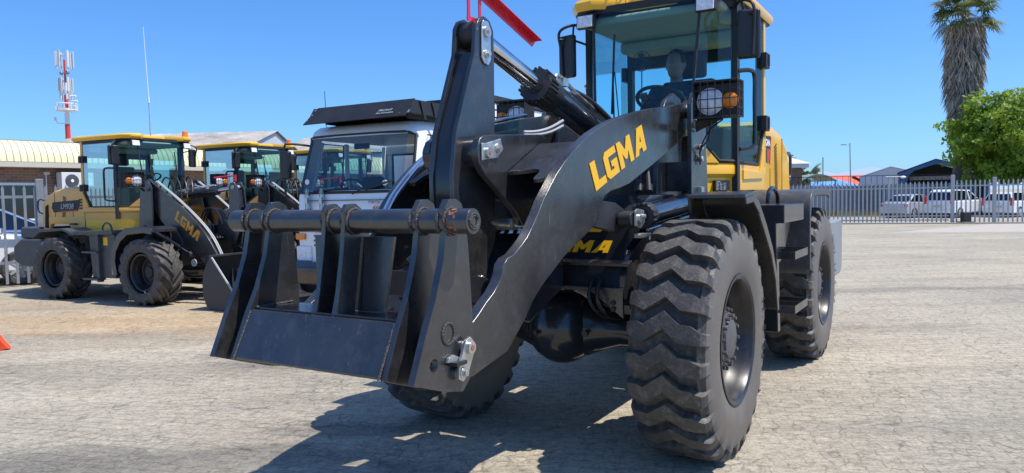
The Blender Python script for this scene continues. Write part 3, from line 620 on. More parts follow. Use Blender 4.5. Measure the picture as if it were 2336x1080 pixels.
for s in (1, -1):
    b = MB(); b.prism(armp, s*.44, s*.49); arm = b.build('lift_arm', 'black_paint', ML, bevel=.004)
    if s > 0: lgma((.596, .491, 1.506), (-.726, 0, .252), (.078, 0, .140), (0, 1, 0), arm, 'decal_yellow', th=.003, shear=-.0)
    t = MB(); t.prism([(.56, 1.46), (.30, 1.44), (.18, 1.40), (.16, 1.30), (.26, 1.27), (.60, 1.32)], s*.44, s*.475); t.build('cylinder_lug', 'black_matte', arm, bevel=.004)
    t = MB(); off = .415*s
    for dz in (0, .03):
        t.tube(cr([(-.2, off+dz, 2.03), (.4, off+dz, 1.91), (.84, off+dz, 1.735), (1.13, off+dz, 1.53), (1.26, off+dz, 1.39), (1.45, off+dz, 1.25)]) if s < 0 else cr([(-.1, off, 1.9+dz), (.3, off, 1.80+dz)]), .011, 8)
    t.build('hydraulic_pipe', 'chrome', arm)
b = MB()   # cross tube and its brackets
b.prism([(.40, 1.62), (.57, 1.74), (.74, 1.62), (.80, 1.47), (.70, 1.34), (.45, 1.36)], -.44, .44)
cm = b.build('cross_tube', 'black_smooth', ML, bevel=.01)
def cpl(u, y):   # sloping cover plate between bracket and arm: u = 0 front lip, 1 back
    return (.945-.33*u, y, 1.603+.158*u)
for s in (1, -1):
    b = MB(); edge = [cpl(0, .17*s), cpl(.02, .25*s), cpl(.06, .31*s), cpl(.03, .345*s), cpl(-.06, .36*s), cpl(-.20, .36*s), cpl(-.27, .365*s), cpl(-.28, .39*s), cpl(-.22, .44*s)]
    b.slab(edge+[cpl(1, .44*s), cpl(1, .17*s)], .022); b.build('cover_plate', 'black_paint', cm, bevel=.003)
    b = MB(); b.prism([(1.215, 1.72), (1.195, 1.765), (1.155, 1.785), (1.1, 1.79), (.60, 1.822), (.52, 1.80), (.45, 1.5), (.70, 1.36), (.80, 1.33), (.872, 1.41), (.95, 1.46), (1.05, 1.53), (1.16, 1.60), (1.205, 1.655)], s*.125, s*.165); b.build('bracket', 'black_paint', cm, bevel=.005)
    b = MB(); b.tube([cpl(0, .175*s), cpl(.5, .176*s), cpl(1, .175*s)], .010, 6); b.build('weld_seam', 'weld', cm)
b = MB(); b.prism([(1.19, 1.66), (1.19, 1.745), (1.155, 1.745), (1.02, 1.775), (1.00, 1.72), (1.05, 1.68)], .1655, .176); b.build('keeper_plate', 'zinc', cm, bevel=.004)
b = MB(); b.cyl((1.14, .17, 1.70), (1.14, .188, 1.70), .026, 18); b.cyl((1.05, .17, 1.725), (1.05, .196, 1.725), .017, 6); b.cyl((1.05, .17, 1.725), (1.05, .182, 1.725), .024, 16); b.build('pin_head', 'zinc', cm)
b = MB(); b.cyl((1.14, .188, 1.70), (1.14, .190, 1.70), .010, 8); b.build('grease_nipple', 'rust', cm)
# tilt lever
lv = [(1.085, 2.20), (1.068, 2.335), (1.04, 2.375), (.99, 2.395), (.94, 2.38), (.908, 2.335), (.905, 2.20), (.914, 1.824), (.915, 1.60), (.926, 1.269), (.96, 1.21), (.992, 1.172), (1.02, 1.05), (1.03, .99), (1.06, .955), (1.10, .95), (1.14, .99), (1.20, 1.12), (1.265, 1.30), (1.29, 1.447), (1.29, 1.60), (1.255, 1.80)]
b = MB()
for s in (1, -1): b.prism(lv, s*.048, s*.072)
lever = b.build('tilt_lever', 'black_paint', ML, bevel=.004)
b = MB(); b.prism([(1.055, 2.21), (1.035, 2.21), (1.05, 2.1), (1.22, 1.75), (1.255, 1.58), (1.255, 1.42), (1.20, 1.22), (1.22, 1.21), (1.278, 1.42), (1.278, 1.60), (1.242, 1.79)], -.048, .048); b.bx(.93, 1.05, -.048, .048, 2.195, 2.21); b.build('lever_web', 'black_smooth', lever, bevel=.002)
b = MB(); b.cyl((1.14, -.17, 1.70), (1.14, .13, 1.70), .075, 28); b.build('pivot_boss', 'black_smooth', lever, bevel=.004)
b = MB(); b.tube([(1.052, -.046, 2.19), (1.07, -.046, 2.05), (1.15, -.046, 1.9)], .007, 6); b.build('weld_seam', 'weld', lever)
b = MB(); b.prism([(1.03, 2.345), (1.015, 2.37), (.97, 2.37), (.95, 2.34), (.95, 2.18), (.975, 2.15), (1.01, 2.155), (1.035, 2.185)], .0725, .083); b.prism([(1.125, .985), (1.10, .965), (1.06, .975), (1.04, 1.01), (1.045, 1.08), (1.07, 1.095), (1.10, 1.08)], .0725, .083); b.build('keeper_plate', 'zinc', lever, bevel=.004)
b = MB(); b.cyl((.99, -.075, 2.315), (.99, .094, 2.315), .028, 18); b.cyl((.993, .08, 2.205), (.993, .104, 2.205), .014, 6); b.cyl((.993, .08, 2.205), (.993, .09, 2.205), .021, 16); b.cyl((1.08, .08, 1.03), (1.08, .104, 1.03), .014, 6); b.cyl((1.08, .08, 1.0), (1.08, .09, 1.0), .02, 12); b.build('pin_head', 'zinc', lever)
b = MB(); b.cyl((.99, .094, 2.315), (.99, .096, 2.315), .010, 8); b.build('grease_nipple', 'rust', lever)
b = MB(); b.cyl((.99, -.046, 2.315), (.99, .046, 2.315), .062, 24); b.build('rod_eye', 'black_matte', lever)
# red level gauge on the lever top
b = MB(); A = Vector((1.12, .045, 2.535)); B = Vector((.44, .045, 2.335)); d = (B-A).normalized(); nn = Vector((d.z, 0, -d.x)); nn = nn if nn.z > 0 else -nn
for (y0, y1, h0, h1) in ((.030, .034, -.0, .05), (.034, .075, .046, .05)):
    vs = []
    for (base, cut) in ((A, -.06), (B, 0)):
        for yy, hh in ((y0, h0), (y1, h0), (y1, h1), (y0, h1)): vs.append(base+Vector((0, yy-.045, 0))+nn*hh+(d*(.03 if base == B and hh > .02 else 0)))
    b.add(vs, [(0, 1, 2, 3), (7, 6, 5, 4), (0, 4, 5, 1), (1, 5, 6, 2), (2, 6, 7, 3), (3, 7, 4, 0)])
b.build('level_gauge', 'red', lever)
b = MB(); b.box((1.075, .035, 2.46), (.022, .006, .15)); b.box((.975, .035, 2.42), (.022, .006, .13)); b.bx(.965, 1.09, .032, .038, 2.36, 2.385); b.build('gauge_bracket', 'red', lever)
# tilt cylinder
D = Vector((-.962, 0, -.272)).normalized(); P0 = Vector((.99, 0, 2.315))
b = MB(); b.tube([P0+D*.84, P0+D*1.95], .092, 32); tc = b.build('tilt_cylinder', 'black_gloss', ML, bevel=.006)
b = MB(); b.tube([P0+D*.06, P0+D*.95], .052, 28); b.build('rod', 'chrome', tc)
b = MB(); g0 = .66
b.lathe([(g0, .053), (g0, .098), (g0+.03, .104), (g0+.10, .104), (g0+.105, .096), (g0+.18, .096), (g0+.2, .092)], P0, D, 32)
for i in range(26):
    a = 2*math.pi*i/26; u = D.cross(Vector((0, 1, 0))).normalized(); c = P0+D*(g0+.02)+(Vector((0, 1, 0))*math.cos(a)+u*math.sin(a))*(.102+.004*math.sin(i*2.3)); b.cyl(c-D*(.015+.01*math.sin(i*1.7)), c+D*.07, .009, 6)
b.build('gland', 'black_matte', tc)
b = MB(); u = D.cross(Vector((0, 1, 0))).normalized(); u = u if u.z > 0 else -u
b.tube(cr([P0+D*.90+u*.09, P0+D*.88+u*.14, P0+D*.93+u*.165, P0+D*1.05+u*.16, P0+D*1.15+u*.15]), .014, 10)
b.tube([P0+D*1.05+u*.097+Vector((0, .06, 0)), P0+D*1.9+u*.097+Vector((0, .06, 0))], .012, 8)
b.tube([P0+D*1.05+u*.107+Vector((0, .03, 0)), P0+D*1.9+u*.107+Vector((0, .03, 0))], .010, 8)
b.tube([P0+D*1.0-u*.102, P0+D*1.9-u*.105], .010, 8); b.box(tuple(P0+D*.97+u*.14), (.07, .06, .05)); b.build('hydraulic_pipe', 'zinc', tc)
b = MB(); b.tube(cr([P0+D*1.14+u*.15+Vector((0, 0, 0)), P0+D*1.3+u*.13+Vector((0, .06, 0)), P0+D*1.5+u*.02+Vector((0, .16, 0)), P0+D*1.62-u*.10+Vector((0, .2, 0)), P0+D*1.66-u*.3+Vector((0, .2, 0))]), .019, 10); b.build('hose', 'hose', tc)
# lift cylinders
for s in (1, -1):
    Q0 = Vector((.227, s*.535, 1.347)); Q1 = Vector((-.95, s*.535, 1.43)); D2 = (Q1-Q0).normalized()
    b = MB(); b.tube([Q0+D2*.20, Q1], .068, 28); lc = b.build('lift_cylinder', 'black_gloss', ML, bevel=.005)
    b = MB(); b.tube([Q0+D2*.03, Q0+D2*.25], .036, 24); b.build('rod', 'chrome', lc)
    b = MB(); b.lathe([(.17, .038), (.17, .070), (.18, .074), (.25, .074), (.26, .068)], Q0, D2, 28)
    for i in range(16):
        a = 2*math.pi*i/16; uu = D2.cross(Vector((0, 1, 0))).normalized(); c = Q0+D2*.18+(Vector((0, 1, 0))*math.cos(a)+uu*math.sin(a))*(.069+.003*math.sin(i*2.1)); b.cyl(c-D2*.012, c+D2*.04, .0085, 6)
    b.build('gland', 'black_matte', lc)
    b = MB(); b.cyl(Q0+Vector((0, -.05, 0)), Q0+Vector((0, .035, 0)), .046, 20); b.cyl(Q0+Vector((.045, -.05, 0)), Q0+Vector((.045, .03, 0)), .040, 16); b.build('rod_eye', 'black_matte', lc, bevel=.004)
    b = MB(); b.box(tuple(Q0+D2*.05), (.11, .062, .062), ry=-math.atan2(D2.z, -D2.x)); b.build('rod_clevis', 'zinc', lc, bevel=.006)
    b = MB(); b.prism([(.275, 1.31), (.275, 1.392), (.25, 1.405), (.15, 1.395), (.14, 1.33), (.19, 1.295)], s*.572, s*.584); b.cyl((.227, s*.575, 1.35), (.227, s*.595, 1.35), .024, 16); b.cyl((.165, s*.575, 1.36), (.165, s*.60, 1.36), .013, 6)
    b.tube([Q0+D2*.20+Vector((0, .02*s, -.085)), Q1+Vector((0, .02*s, -.085))], .011, 8); b.bx(.07, .17, s*.53, s*.57, 1.235, 1.26); b.tube([(.20, s*.56, 1.25), (.01, s*.56, 1.25), (.0, s*.56, 1.22)], .011, 8); b.build('pin_plate', 'zinc', lc, bevel=.002)
# hoses between the arms
b = MB()
for k in (0, .035): b.tube(cr([(.98, .02+k, 1.36), (.86, .05+k, 1.34), (.72, .12+k, 1.34), (.62, .18+k, 1.40), (.55, .22+k, 1.50)]), .014, 8)
b.tube([(1.0, -.35, 1.30), (.7, -.3, 1.3)], .01, 8); b.bx(.78, .84, .02, .12, 1.31, 1.37); b.build('hydraulic_pipe', 'zinc', ML)
b = MB()
for k in (0, .04): b.tube(cr([(.60, .17+k, 1.42), (.52, .2+k, 1.5), (.46, .2+k, 1.6), (.40, .22+k, 1.62)]), .02, 8)
for k in (0, .03): b.tube(cr([(.9, -.1-k, 1.15), (.6, -.1-k, 1.0), (.3, -.12-k, 1.15), (.1, -.15-k, 1.5)]), .016, 8)
b.build('hose', 'hose', ML)
b = MB()
for k in (0, .03): b.tube(cr([(.60, .06, 1.825+k*.5), (.50, .09, 1.83+k*.6), (.40, .12, 1.85+k*.8), (.30, .15, 1.89+k)]), .009, 8)
b.build('hydraulic_pipe', 'galv', ML)
b = MB()
for k in (0, .06): b.tube(cr([(-.30+k*.3, .36+k, 1.72), (-.22, .40+k, 1.62), (-.16, .43+k, 1.54)]), .017, 8); b.cyl((-.16, .43+k, 1.54), (-.14, .44+k, 1.50), .026, 12)
b.build('hose', 'hose', ML)
for k in range(4):
    b = MB(); b.tube(cr([(.52+.03*k, -.02-.05*k, 1.36), (.36, .0-.05*k, 1.10+.02*k), (.30, .02-.06*k, 1.22), (.26, .05-.06*k, 1.38)]), .013, 8); b.build('hose', 'hose', ML)
for k in range(2):
    b = MB(); b.tube(cr([(.24, .30+.05*k, 1.0), (.34, .32+.05*k, .90), (.28, .36+.04*k, .80), (.14, .40+.04*k, .76)]), .011, 8); b.build('hose', 'hose', ML)
b = MB(); b.prism([(.96, .86), (.96, .93), (.62, 1.28), (.30, 1.30), (.30, .95), (.7, .8)], -.16, .14); b.build('bump_stop', 'black_smooth', ML, bevel=.01)
# link from lever to coupler
b = MB()
for s in (1, -1): b.prism([(1.02, .99), (1.04, 1.07), (1.10, 1.09), (1.86, 1.20), (1.91, 1.16), (1.90, 1.10), (1.12, .96), (1.06, .95)], s*.085, s*.11)
b.cyl((1.08, -.11, 1.03), (1.08, .11, 1.03), .045, 20); b.build('link', 'black_smooth', ML, bevel=.004)
# coupler frame (the part bolted on in place of a bucket)
outer = [(1.975, 1.480), (1.93, 1.482), (1.895, 1.465), (1.875, 1.42), (1.856, 1.30), (1.84, 1.067), (1.83, .895), (1.86, .80), (1.91, .757), (2.02, .780), (2.20, .842), (2.125, 1.01), (2.065, 1.125), (2.015, 1.26), (1.995, 1.36), (2.004, 1.44)]
inner = outer
cen = [(2.00, 1.468), (1.95, 1.47), (1.92, 1.45), (1.86, 1.30), (1.86, 1.02), (2.09, 1.02), (2.06, 1.12), (2.03, 1.28), (2.015, 1.40), (2.02, 1.44)]
b = MB(); b.cyl((1.962, -.645, 1.40), (1.962, .645, 1.40), .047, 36); cp = b.build('coupler_frame', 'black_paint', ML, bevel=.002)
for y, s in ((.531, 1), (-.531, -1)):
    b = MB(); b.holed(outer, circ((2.085, .89), .024, 16), y-.014, y+.014) if s > 0 else b.prism(outer, y-.014, y+.014); b.build('side_plate', 'black_paint', cp, ang=30)
for y in (.405, -.405):
    b = MB(); b.prism(inner, y-.013, y+.013); b.build('inner_plate', 'black_paint', cp, bevel=.003)
for y in (.058, -.048):
    b = MB(); b.prism(cen, y-.011, y+.011); b.build('centre_plate', 'black_paint', cp, bevel=.003)
for y in (.17, -.155):
    b = MB(); sg = 1 if y > 0 else -1; b.slab([(1.90, y-sg*.10, 1.335), (1.90, y+sg*.055, 1.335), (1.93, y+sg*.02, 1.03), (1.93, y-sg*.10, 1.03)], .018); b.build('gusset', 'black_paint', cp, bevel=.002)
b = MB(); b.slab([(2.095, -.392, 1.035), (2.095, .392, 1.035), (2.195, .392, .845), (2.195, -.392, .845)], .02); b.build('cross_panel', 'black_paint', cp, bevel=.008)
b = MB(); b.slab([(2.085, -.392, 1.035), (2.085, .392, 1.035), (1.88, .392, 1.03), (1.88, -.392, 1.03)], .016); b.build('cross_plate', 'black_smooth', cp, bevel=.002)
b = MB()
for y in (.531, .405, .058, -.048, -.405, -.531):
    for sg in (-1, 1): b.tube([(1.962+.050*math.cos(a*math.pi/10), y+sg*.016, 1.40+.050*math.sin(a*math.pi/10)) for a in range(21)], [.0062+.0012*math.sin(a*2.9) for a in range(21)], 6)
b.build('weld_seam', 'weld', cp)
b = MB()
for s in (1, -1):
    b.tube([(1.997+.036*math.cos(a*math.pi/10), s*.546, .99+.040*math.sin(a*math.pi/10)) for a in range(21)], .0055, 6)
b.tube([(1.962+.028*math.cos(a*math.pi/10), .646, 1.40+.028*math.sin(a*math.pi/10)) for a in range(21)], .0045, 6)
b.tube([(1.962+.022*math.cos(a), .647, 1.40+.022*math.sin(a)) for a in (0, 1, 2, 3, 4, 5, 6)], .003, 5)
b.build('weld_seam', 'weld', cp)
b = MB()
for s in (1, -1):
    b.lathe([(-.07, .0), (-.07, .03), (-.05, .032), (-.045, .052), (-.025, .052), (-.02, .040), (0.0, .040), (.0, .060), (.02, .060), (.02, .035), (.075, .035), (.075, 0)], (1.95, s*.462, .90), (0, 1, 0), 28)
b.build('pin', 'black_smooth', cp)
b = MB(); b.prism([(1.945, .915), (1.925, .955), (1.895, .965), (1.868, .94), (1.870, .905), (1.915, .825), (1.945, .805), (1.972, .82), (1.972, .855)], .562, .574)
b.cyl((1.901, .545, .925), (1.901, .587, .925), .024, 18); b.cyl((1.945, .57, .838), (1.945, .592, .838), .013, 6); b.cyl((1.945, .545, .838), (1.945, .579, .838), .022, 16); b.prism([(1.945, .895), (1.985, .912), (2.012, .905), (2.022, .888), (1.965, .878)], .547, .559); b.build('lock_plate', 'zinc', cp, bevel=.002)
b = MB(); b.cyl((1.901, .587, .925), (1.901, .589, .925), .011, 10); b.build('grease_nipple', 'rust', cp)
b = MB(); b.bx(1.935, 2.0, .547, .585, .872, .886); b.build('lock_handle', 'black_matte', cp)
for s in (1, -1):
    b = MB(); n_ = 26; b.tube([(2.108+.098*i/n_, s*.389, 1.032-.187*i/n_) for i in range(n_+1)], [.0052+.0012*math.sin(i*2.4) for i in range(n_+1)], 6); b.build('weld_seam', 'weld', cp)
    b = MB(); b.tube([(1.88+.20*i/20, s*.390, 1.042) for i in range(21)], [.0055+.0013*math.sin(i*2.1) for i in range(21)], 6); b.build('weld_seam', 'weld', cp)
for y in (.07, -.06):
    b = MB(); b.tube([(1.87+.20*i/20, y, 1.036) for i in range(21)], [.0055+.0013*math.sin(i*2.1) for i in range(21)], 6); b.build('weld_seam', 'weld', cp)
b = MB(); b.lathe([(-.030, .0472), (-.022, .0478), (.0, .0480), (.008, .0472)], (1.962, .585, 1.40), (0, 1, 0), 24); b.v = [v for v in b.v]; b.f = [f for k, f in enumerate(b.f) if (k*7) % 5 < 2]; b.build('rust_mark', 'rust_spot', cp)
# fenders
for s in (1, -1):
    fp = [(.02, 1.455), (-.16, 1.47), (-.30, 1.40), (-.47, 1.27), (-.64, 1.12), (-.77, .93), (-.83, .72), (-.845, .72), (-.80, .93), (-.66, 1.135), (-.49, 1.29), (-.31, 1.425), (-.16, 1.492), (.02, 1.475)]
    b = MB(); b.prism(fp, s*.79, s*1.12); b.prism([(-.30, 1.40), (-.47, 1.27), (-.64, 1.12), (-.77, .93), (-.83, .72), (-.79, .72), (-.73, .92), (-.61, 1.09), (-.45, 1.23), (-.3, 1.35)], s*1.11, s*1.123); b.prism([(.02, 1.455), (-.16, 1.47), (-.30, 1.40), (-.3, 1.36), (-.16, 1.43), (0, 1.42)], s*1.11, s*1.123)
    b.prism([(.01, 1.465), (-.20, 1.46), (-.45, 1.20), (-.3, 1.05), (-.05, 1.25)], s*.79, s*.805)
    b.build('front_fender', 'black_paint', ML, bevel=.003)
    b = MB(); rf = cr2([(-2.00, .86), (-1.985, 1.1), (-1.99, 1.32), (-2.04, 1.44), (-2.16, 1.495), (-2.5, 1.50), (-2.85, 1.50), (-3.0, 1.47)], 4); ri = [(x-.02, z-.03) for x, z in rf[::-1]]
    b.prism(rf+ri, s*.62, s*1.10); n = len(rf)
    out = rf; inn = [(-2.55+(x+2.55)*.93, 1.0+(z-1.0)*.90) for x, z in rf]
    b.prism(out+inn[::-1], s*1.085, s*1.115); b.build('rear_fender', 'plastic_grey', ML, bevel=.012, seg=3)
# rear chassis, tank, steps, counterweight
b = MB(); b.bx(-3.95, -1.32, -.45, .45, .80, 1.40); b.bx(-1.9, -1.3, -.60, .60, .9, 1.38); b.bx(-1.4, -.7, -.18, .18, .7, 1.2); b.build('rear_frame', 'black_matte', ML, bevel=.01)
for s in (1, -1):
    b = MB(); b.prism([(-1.10, 1.27), (-1.10, 1.395), (-1.80, 1.395), (-1.80, 1.27)], s*.60, s*1.10); b.prism([(-1.10, .52), (-1.10, 1.28), (-1.45, 1.28), (-1.40, .9), (-1.34, .52)], s*.70, s*.84); b.prism([(-1.30, 1.28), (-1.30, .50), (-1.7, .50), (-1.83, 1.28)], s*.60, s*.78)
    b.add([(-1.10, s*.62, 1.27), (-1.10, s*1.045, 1.27), (-1.10, s*1.06, .52), (-1.10, s*.62, .52), (-1.17, s*.62, 1.27), (-1.17, s*1.045, 1.27), (-1.17, s*1.06, .52), (-1.17, s*.62, .52)], [(0, 1, 2, 3), (7, 6, 5, 4), (0, 4, 5, 1), (1, 5, 6, 2), (2, 6, 7, 3), (3, 7, 4, 0)]); b.prism([(-1.17, 1.27), (-1.75, 1.27), (-1.45, 1.0), (-1.17, .95)], s*1.0, s*1.02)
    tank = b.build('step_box', 'black_smooth', ML, bevel=.006)
    b = MB()
    for z in (1.02, .645):
        w0, w1 = s*.93, s*1.16
        for (xa, xb) in ((-1.22, -1.36), (-1.48, -1.62)):
            for t in (0, 1):
                pass
        b.bx(-1.16, -1.62, w1-.006*s, w1, z, z+.055); b.bx(-1.16, -1.62, w0, w0+.006*s, z, z+.055)
        for x in (-1.16, -1.39, -1.62): b.bx(x-.004, x+.004, w0, w1, z, z+.055)
    b.build('step', 'black_paint', tank, bevel=.001)
    b = MB(); b.bx(-1.13, -1.16, s*.99, s*1.0, 1.05, 1.22); b.build('reflector', 'decal_yellow', tank)
    b = MB(); b.tube(cr([(-1.30, s*.95, 1.40), (-1.31, s*.95, 1.47), (-1.40, s*.95, 1.51), (-1.52, s*.95, 1.50), (-1.60, s*.95, 1.46), (-1.62, s*.95, 1.40)]), .017, 10); b.build('grab_rail', 'black_smooth', tank)
b = MB(); b.prism([(-3.70, .75), (-3.70, 1.175), (-4.55, 1.175), (-4.60, 1.12), (-4.60, .66), (-4.5, .60), (-4.0, .60)], -1.0, 1.0); b.build('counterweight', 'steel_grey', ML, bevel=.02, seg=3)
# fan, rating plate, decals, roof grille
b = MB(); c = Vector((-1.60, -.11, 2.56))
for r in (.078, .052, .02): b.tube([c+Vector((0, r*math.cos(a*math.pi/12), r*math.sin(a*math.pi/12))) for a in range(25)], .003, 5)
for i in range(12): a = i*math.pi/6; b.tube([c+Vector((0, .02*math.cos(a), .02*math.sin(a))), c+Vector((0, .078*math.cos(a), .078*math.sin(a)))], .002, 4)
for i in range(4):
    a = i*math.pi/2+.1; e1 = Vector((0, math.cos(a), math.sin(a))); e2 = Vector((.25, -math.sin(a), math.cos(a))); b.slab([c+e1*.012-e2*.012, c+e1*.065-e2*.022, c+e1*.065+e2*.022, c+e1*.012+e2*.012], .004)
b.tube([c-Vector((0, 0, .078)), (-1.62, -.12, 2.12)], .005, 6); b.build('fan', 'black_matte', cab)
b = MB(); b.slab([(-1.491, .507, 1.580), (-1.616, .583, 1.580), (-1.616, .583, 1.497), (-1.491, .507, 1.497)], .03); rp = b.build('rating_plate', 'black_matte', cab)
u = Vector((-.15, .091, 0)).normalized(); nrm = Vector((.091, .15, 0)).normalized()
text('LGMA', Vector((-1.498, .511, 1.564))+nrm*.0165, u, (0, 0, 1), .011, cab, 'white_plain', th=.001)
b = MB()
for i in range(7):
    q0 = Vector((-1.498, .511, 1.556-i*.008))+nrm*.0175
    for k in range(3): b.add([q0+u*(.036*k), q0+u*(.036*k+.02+.004*((i+k) % 3)), q0+u*(.036*k+.02+.004*((i+k) % 3))+Vector((0, 0, .004)), q0+u*(.036*k)+Vector((0, 0, .004))], [(0, 1, 2, 3)])
b.build('plate_lines', 'plate_label', cab, fix=False)
b = MB(); b.slab([(-2.68, .604, 1.985), (-2.95, .604, 1.995), (-2.93, .604, 1.88), (-2.68, .604, 1.87)], .004); b.slab([(-2.66, .604, 1.86), (-2.93, .604, 1.87), (-2.90, .604, 1.76), (-2.66, .604, 1.76)], .004); b.build('decal', 'black_matte', hood)
text('LGMA', (-2.69, .608, 1.90), (-1, 0, 0), (0, 0, 1), .06, hood, 'white_plain', bold=.03, width=.24)
b = MB(); b.slab([(-2.955, .606, 1.99), (-2.975, .606, 1.99), (-2.93, .606, 1.73), (-2.915, .606, 1.76)], .004); b.slab([(-2.80, .607, 1.86), (-2.93, .607, 1.87), (-2.90, .607, 1.76), (-2.80, .607, 1.76)], .002); b.build('decal', 'red', hood)
b = MB()
for i in range(9): b.tube([(-1.60, -.30+i*.075, 3.075), (-1.18, -.30+i*.075, 3.06)], .004, 5)
for i in range(7): b.tube([(-1.60+i*.07, -.32, 3.074-i*.0025), (-1.60+i*.07, .32, 3.074-i*.0025)], .004, 5)
b.build('roof_grille', 'black_matte', cab)
for s in (1, -1):
    hl = headlamp(ML, (-.60, s*.775, 2.085), s)
    b = MB(); b.tube([(-.70, s*.70, 1.97), (-.82, s*.585, 1.94)], .018, 8); b.slab([(-.68, s*.62, 1.965), (-.68, s*.80, 1.965), (-.80, s*.62, 1.92), (-.82, s*.58, 1.90)], .008); b.tube(cr([(-.69, s*.72, 1.96), (-.78, s*.68, 1.85), (-.86, s*.60, 1.78), (-.88, s*.59, 1.68)]), .006, 6); b.tube(cr([(-.69, s*.80, 1.96), (-.74, s*.70, 1.90), (-.84, s*.61, 1.80), (-.84, s*.59, 1.70)]), .005, 6); b.build('bracket', 'black_matte', hl)

# ================================================================== smaller loaders parked in a row
X2, Y2, A2 = -4.9, 11.64, -1.09; T2, WB2, R2 = 1.716, 2.107, .492
TL = lambda v: (v[0]*.93+.50, v[1]*.95, v[2]*.84)
def small_loader(label):
    loc, rz = frame(X2, Y2, A2)
    ro = empty('wheel_loader', loc, rz, label=label, cat='wheel loader', group='wheel loaders on the yard')
    tl = lug_tyre('wheel', R2, .38).data; bpy.data.objects.remove(bpy.data.objects['wheel']) if 'wheel' in bpy.data.objects and bpy.data.objects['wheel'].parent is None else None
    for ob in [q for q in bpy.data.objects if q.data == tl]: bpy.data.objects.remove(ob)
    for fx, s in ((0, 1), (0, -1), (-WB2, 1), (-WB2, -1)):
        o = bpy.data.objects.new('wheel', tl); COL.objects.link(o); o.parent = ro; o.location = (fx, s*T2/2, .48); o.rotation_euler = (0, R(7 if fx else 0), 0)
        if s < 0: o.rotation_euler = (0, R(7 if fx else 3), 0)
        rim_mesh(o, s, .87, small=True, hub=False)
        b = MB(); b.lathe([(-.02*s, .14), (.01*s, .13), (.02*s, .09), (.04*s, .08), (.04*s, 0)], n=24); b.build('hub', 'black_matte', o)
    cab, hood = cab_body(ro, TL, 'yellow_dusty')
    for s in (-1, 1):   # badges on the hood
        b = MB(); b.slab([TL(p) for p in ((-2.72, s*.606, 1.86), (-3.52, s*.606, 1.82), (-3.55, s*.606, 1.72), (-3.50, s*.606, 1.62), (-2.80, s*.606, 1.66))], .005); b.build('decal', 'black_matte', hood)
        b = MB(); b.slab([TL(p) for p in ((-2.80, s*.609, 1.662), (-3.30, s*.609, 1.642), (-3.30, s*.609, 1.622), (-2.82, s*.609, 1.642))], .006); b.build('decal', 'red', hood)
        x0, dx = (-3.28, 1) if s < 0 else (-2.85, -1)
        text('LM938', TL((x0, s*.6125, 1.69)), (dx, 0, 0), (0, 0, 1), .085, hood, 'galv', bold=.02, width=.36, th=.006, shear=.2)
        for i in range(4):
            for j in range(2):
                b = MB(); x = -2.74+j*.05; z = 1.68+i*.055; b.slab([TL(p) for p in ((x-.015, s*.606, z), (x+.02, s*.606, z), (x+.02, s*.606, z+.03), (x-.015, s*.606, z+.03))], .004); b.build('decal', 'black_matte', hood)
        b = MB(); b.slab([TL(p) for p in ((-3.66, s*.606, 1.30), (-3.78, s*.606, 1.32), (-3.74, s*.606, 1.74), (-3.66, s*.606, 1.78))], .006); b.build('intake', 'black_void', hood)
        b = MB(); b.prism([(-1.95, 1.0), (-1.95, 1.30), (-2.9, 1.30), (-3.12, 1.10), (-3.15, .92), (-2.98, .92), (-2.85, 1.18), (-2.4, 1.18), (-2.2, 1.0)], s*.50, s*.575); b.build('hood_skirt', 'yellow_dusty', hood, bevel=.02)
        b = MB(); b.box((-2.2, s*.60, 1.17), (.16, .03, .025)); b.build('latch', 'black_matte', hood)
    b = MB(); pl_ = [TL((x, y, 0))[:2] for x, y in ((-1.28, -.36), (-1.28, .36), (-1.69, .615), (-2.58, .615), (-2.58, -.615), (-1.69, -.615))]; b.prism(pl_, .98, 1.235, 'FL'); b.prism([(-1.9+(x+1.9)*1.02, y*1.03) for x, y in pl_], 1.06, 1.075, 'FL'); b.build('cab_skirt', 'yellow', ro, bevel=.01)
    # side box with step rungs
    for s in (-1, 1):
        b = MB(); b.prism([(-1.75, 1.07), (-.70, 1.09), (-.70, 1.03), (-1.75, 1.01)], s*.5, s*.97); b.prism([(-.74, .36), (-.74, 1.03), (-1.36, 1.03), (-1.30, .36)], s*.50, s*.90); b.prism([(-1.05, .30), (-1.05, 1.03), (-1.12, 1.03), (-1.12, .30)], s*.88, s*.96)
        tk = b.build('step_box', 'plastic_grey', ro, bevel=.01)
        for z in (.74, .33):
            b = MB(); b.bx(-1.40, -1.04, s*.86, s*1.0, z, z+.03); b.build('step', 'plastic_grey', tk, bevel=.004)
        b = MB(); b.bx(-1.0, -.90, s*.90, s*.905, .86, .98); b.build('sticker', 'decal_yellow', tk)
        b = MB(); b.bx(-.82, -.76, s*.90, s*.91, .42, .60); b.build('lamp_strip', 'galv', tk)
        b = MB(); b.tube(cr([(-1.0, s*.9, 1.08), (-1.0, s*.9, 1.15), (-.92, s*.9, 1.20), (-.82, s*.9, 1.17), (-.79, s*.9, 1.08)]), .014, 8); b.build('grab_rail', 'black_smooth', tk)
        fp = [(.30, 1.12), (.10, 1.15), (-.30, 1.13), (-.50, 1.02), (-.64, .82), (-.66, .60), (-.60, .42), (-.55, .42), (-.60, .62), (-.58, .80), (-.46, .97), (-.28, 1.07), (.10, 1.10), (.30, 1.07)]
        b = MB(); b.prism(fp, s*.62, s*1.03); b.prism([(.28, 1.11), (.10, 1.14), (-.30, 1.12), (-.50, 1.0), (-.63, .82), (-.65, .60), (-.60, .42), (-.52, .44), (-.56, .64), (-.53, .78), (-.42, .93), (-.26, 1.03), (.10, 1.06), (.28, 1.04)], s*1.02, s*1.035); b.build('front_fender', 'black_paint', ro, bevel=.004)
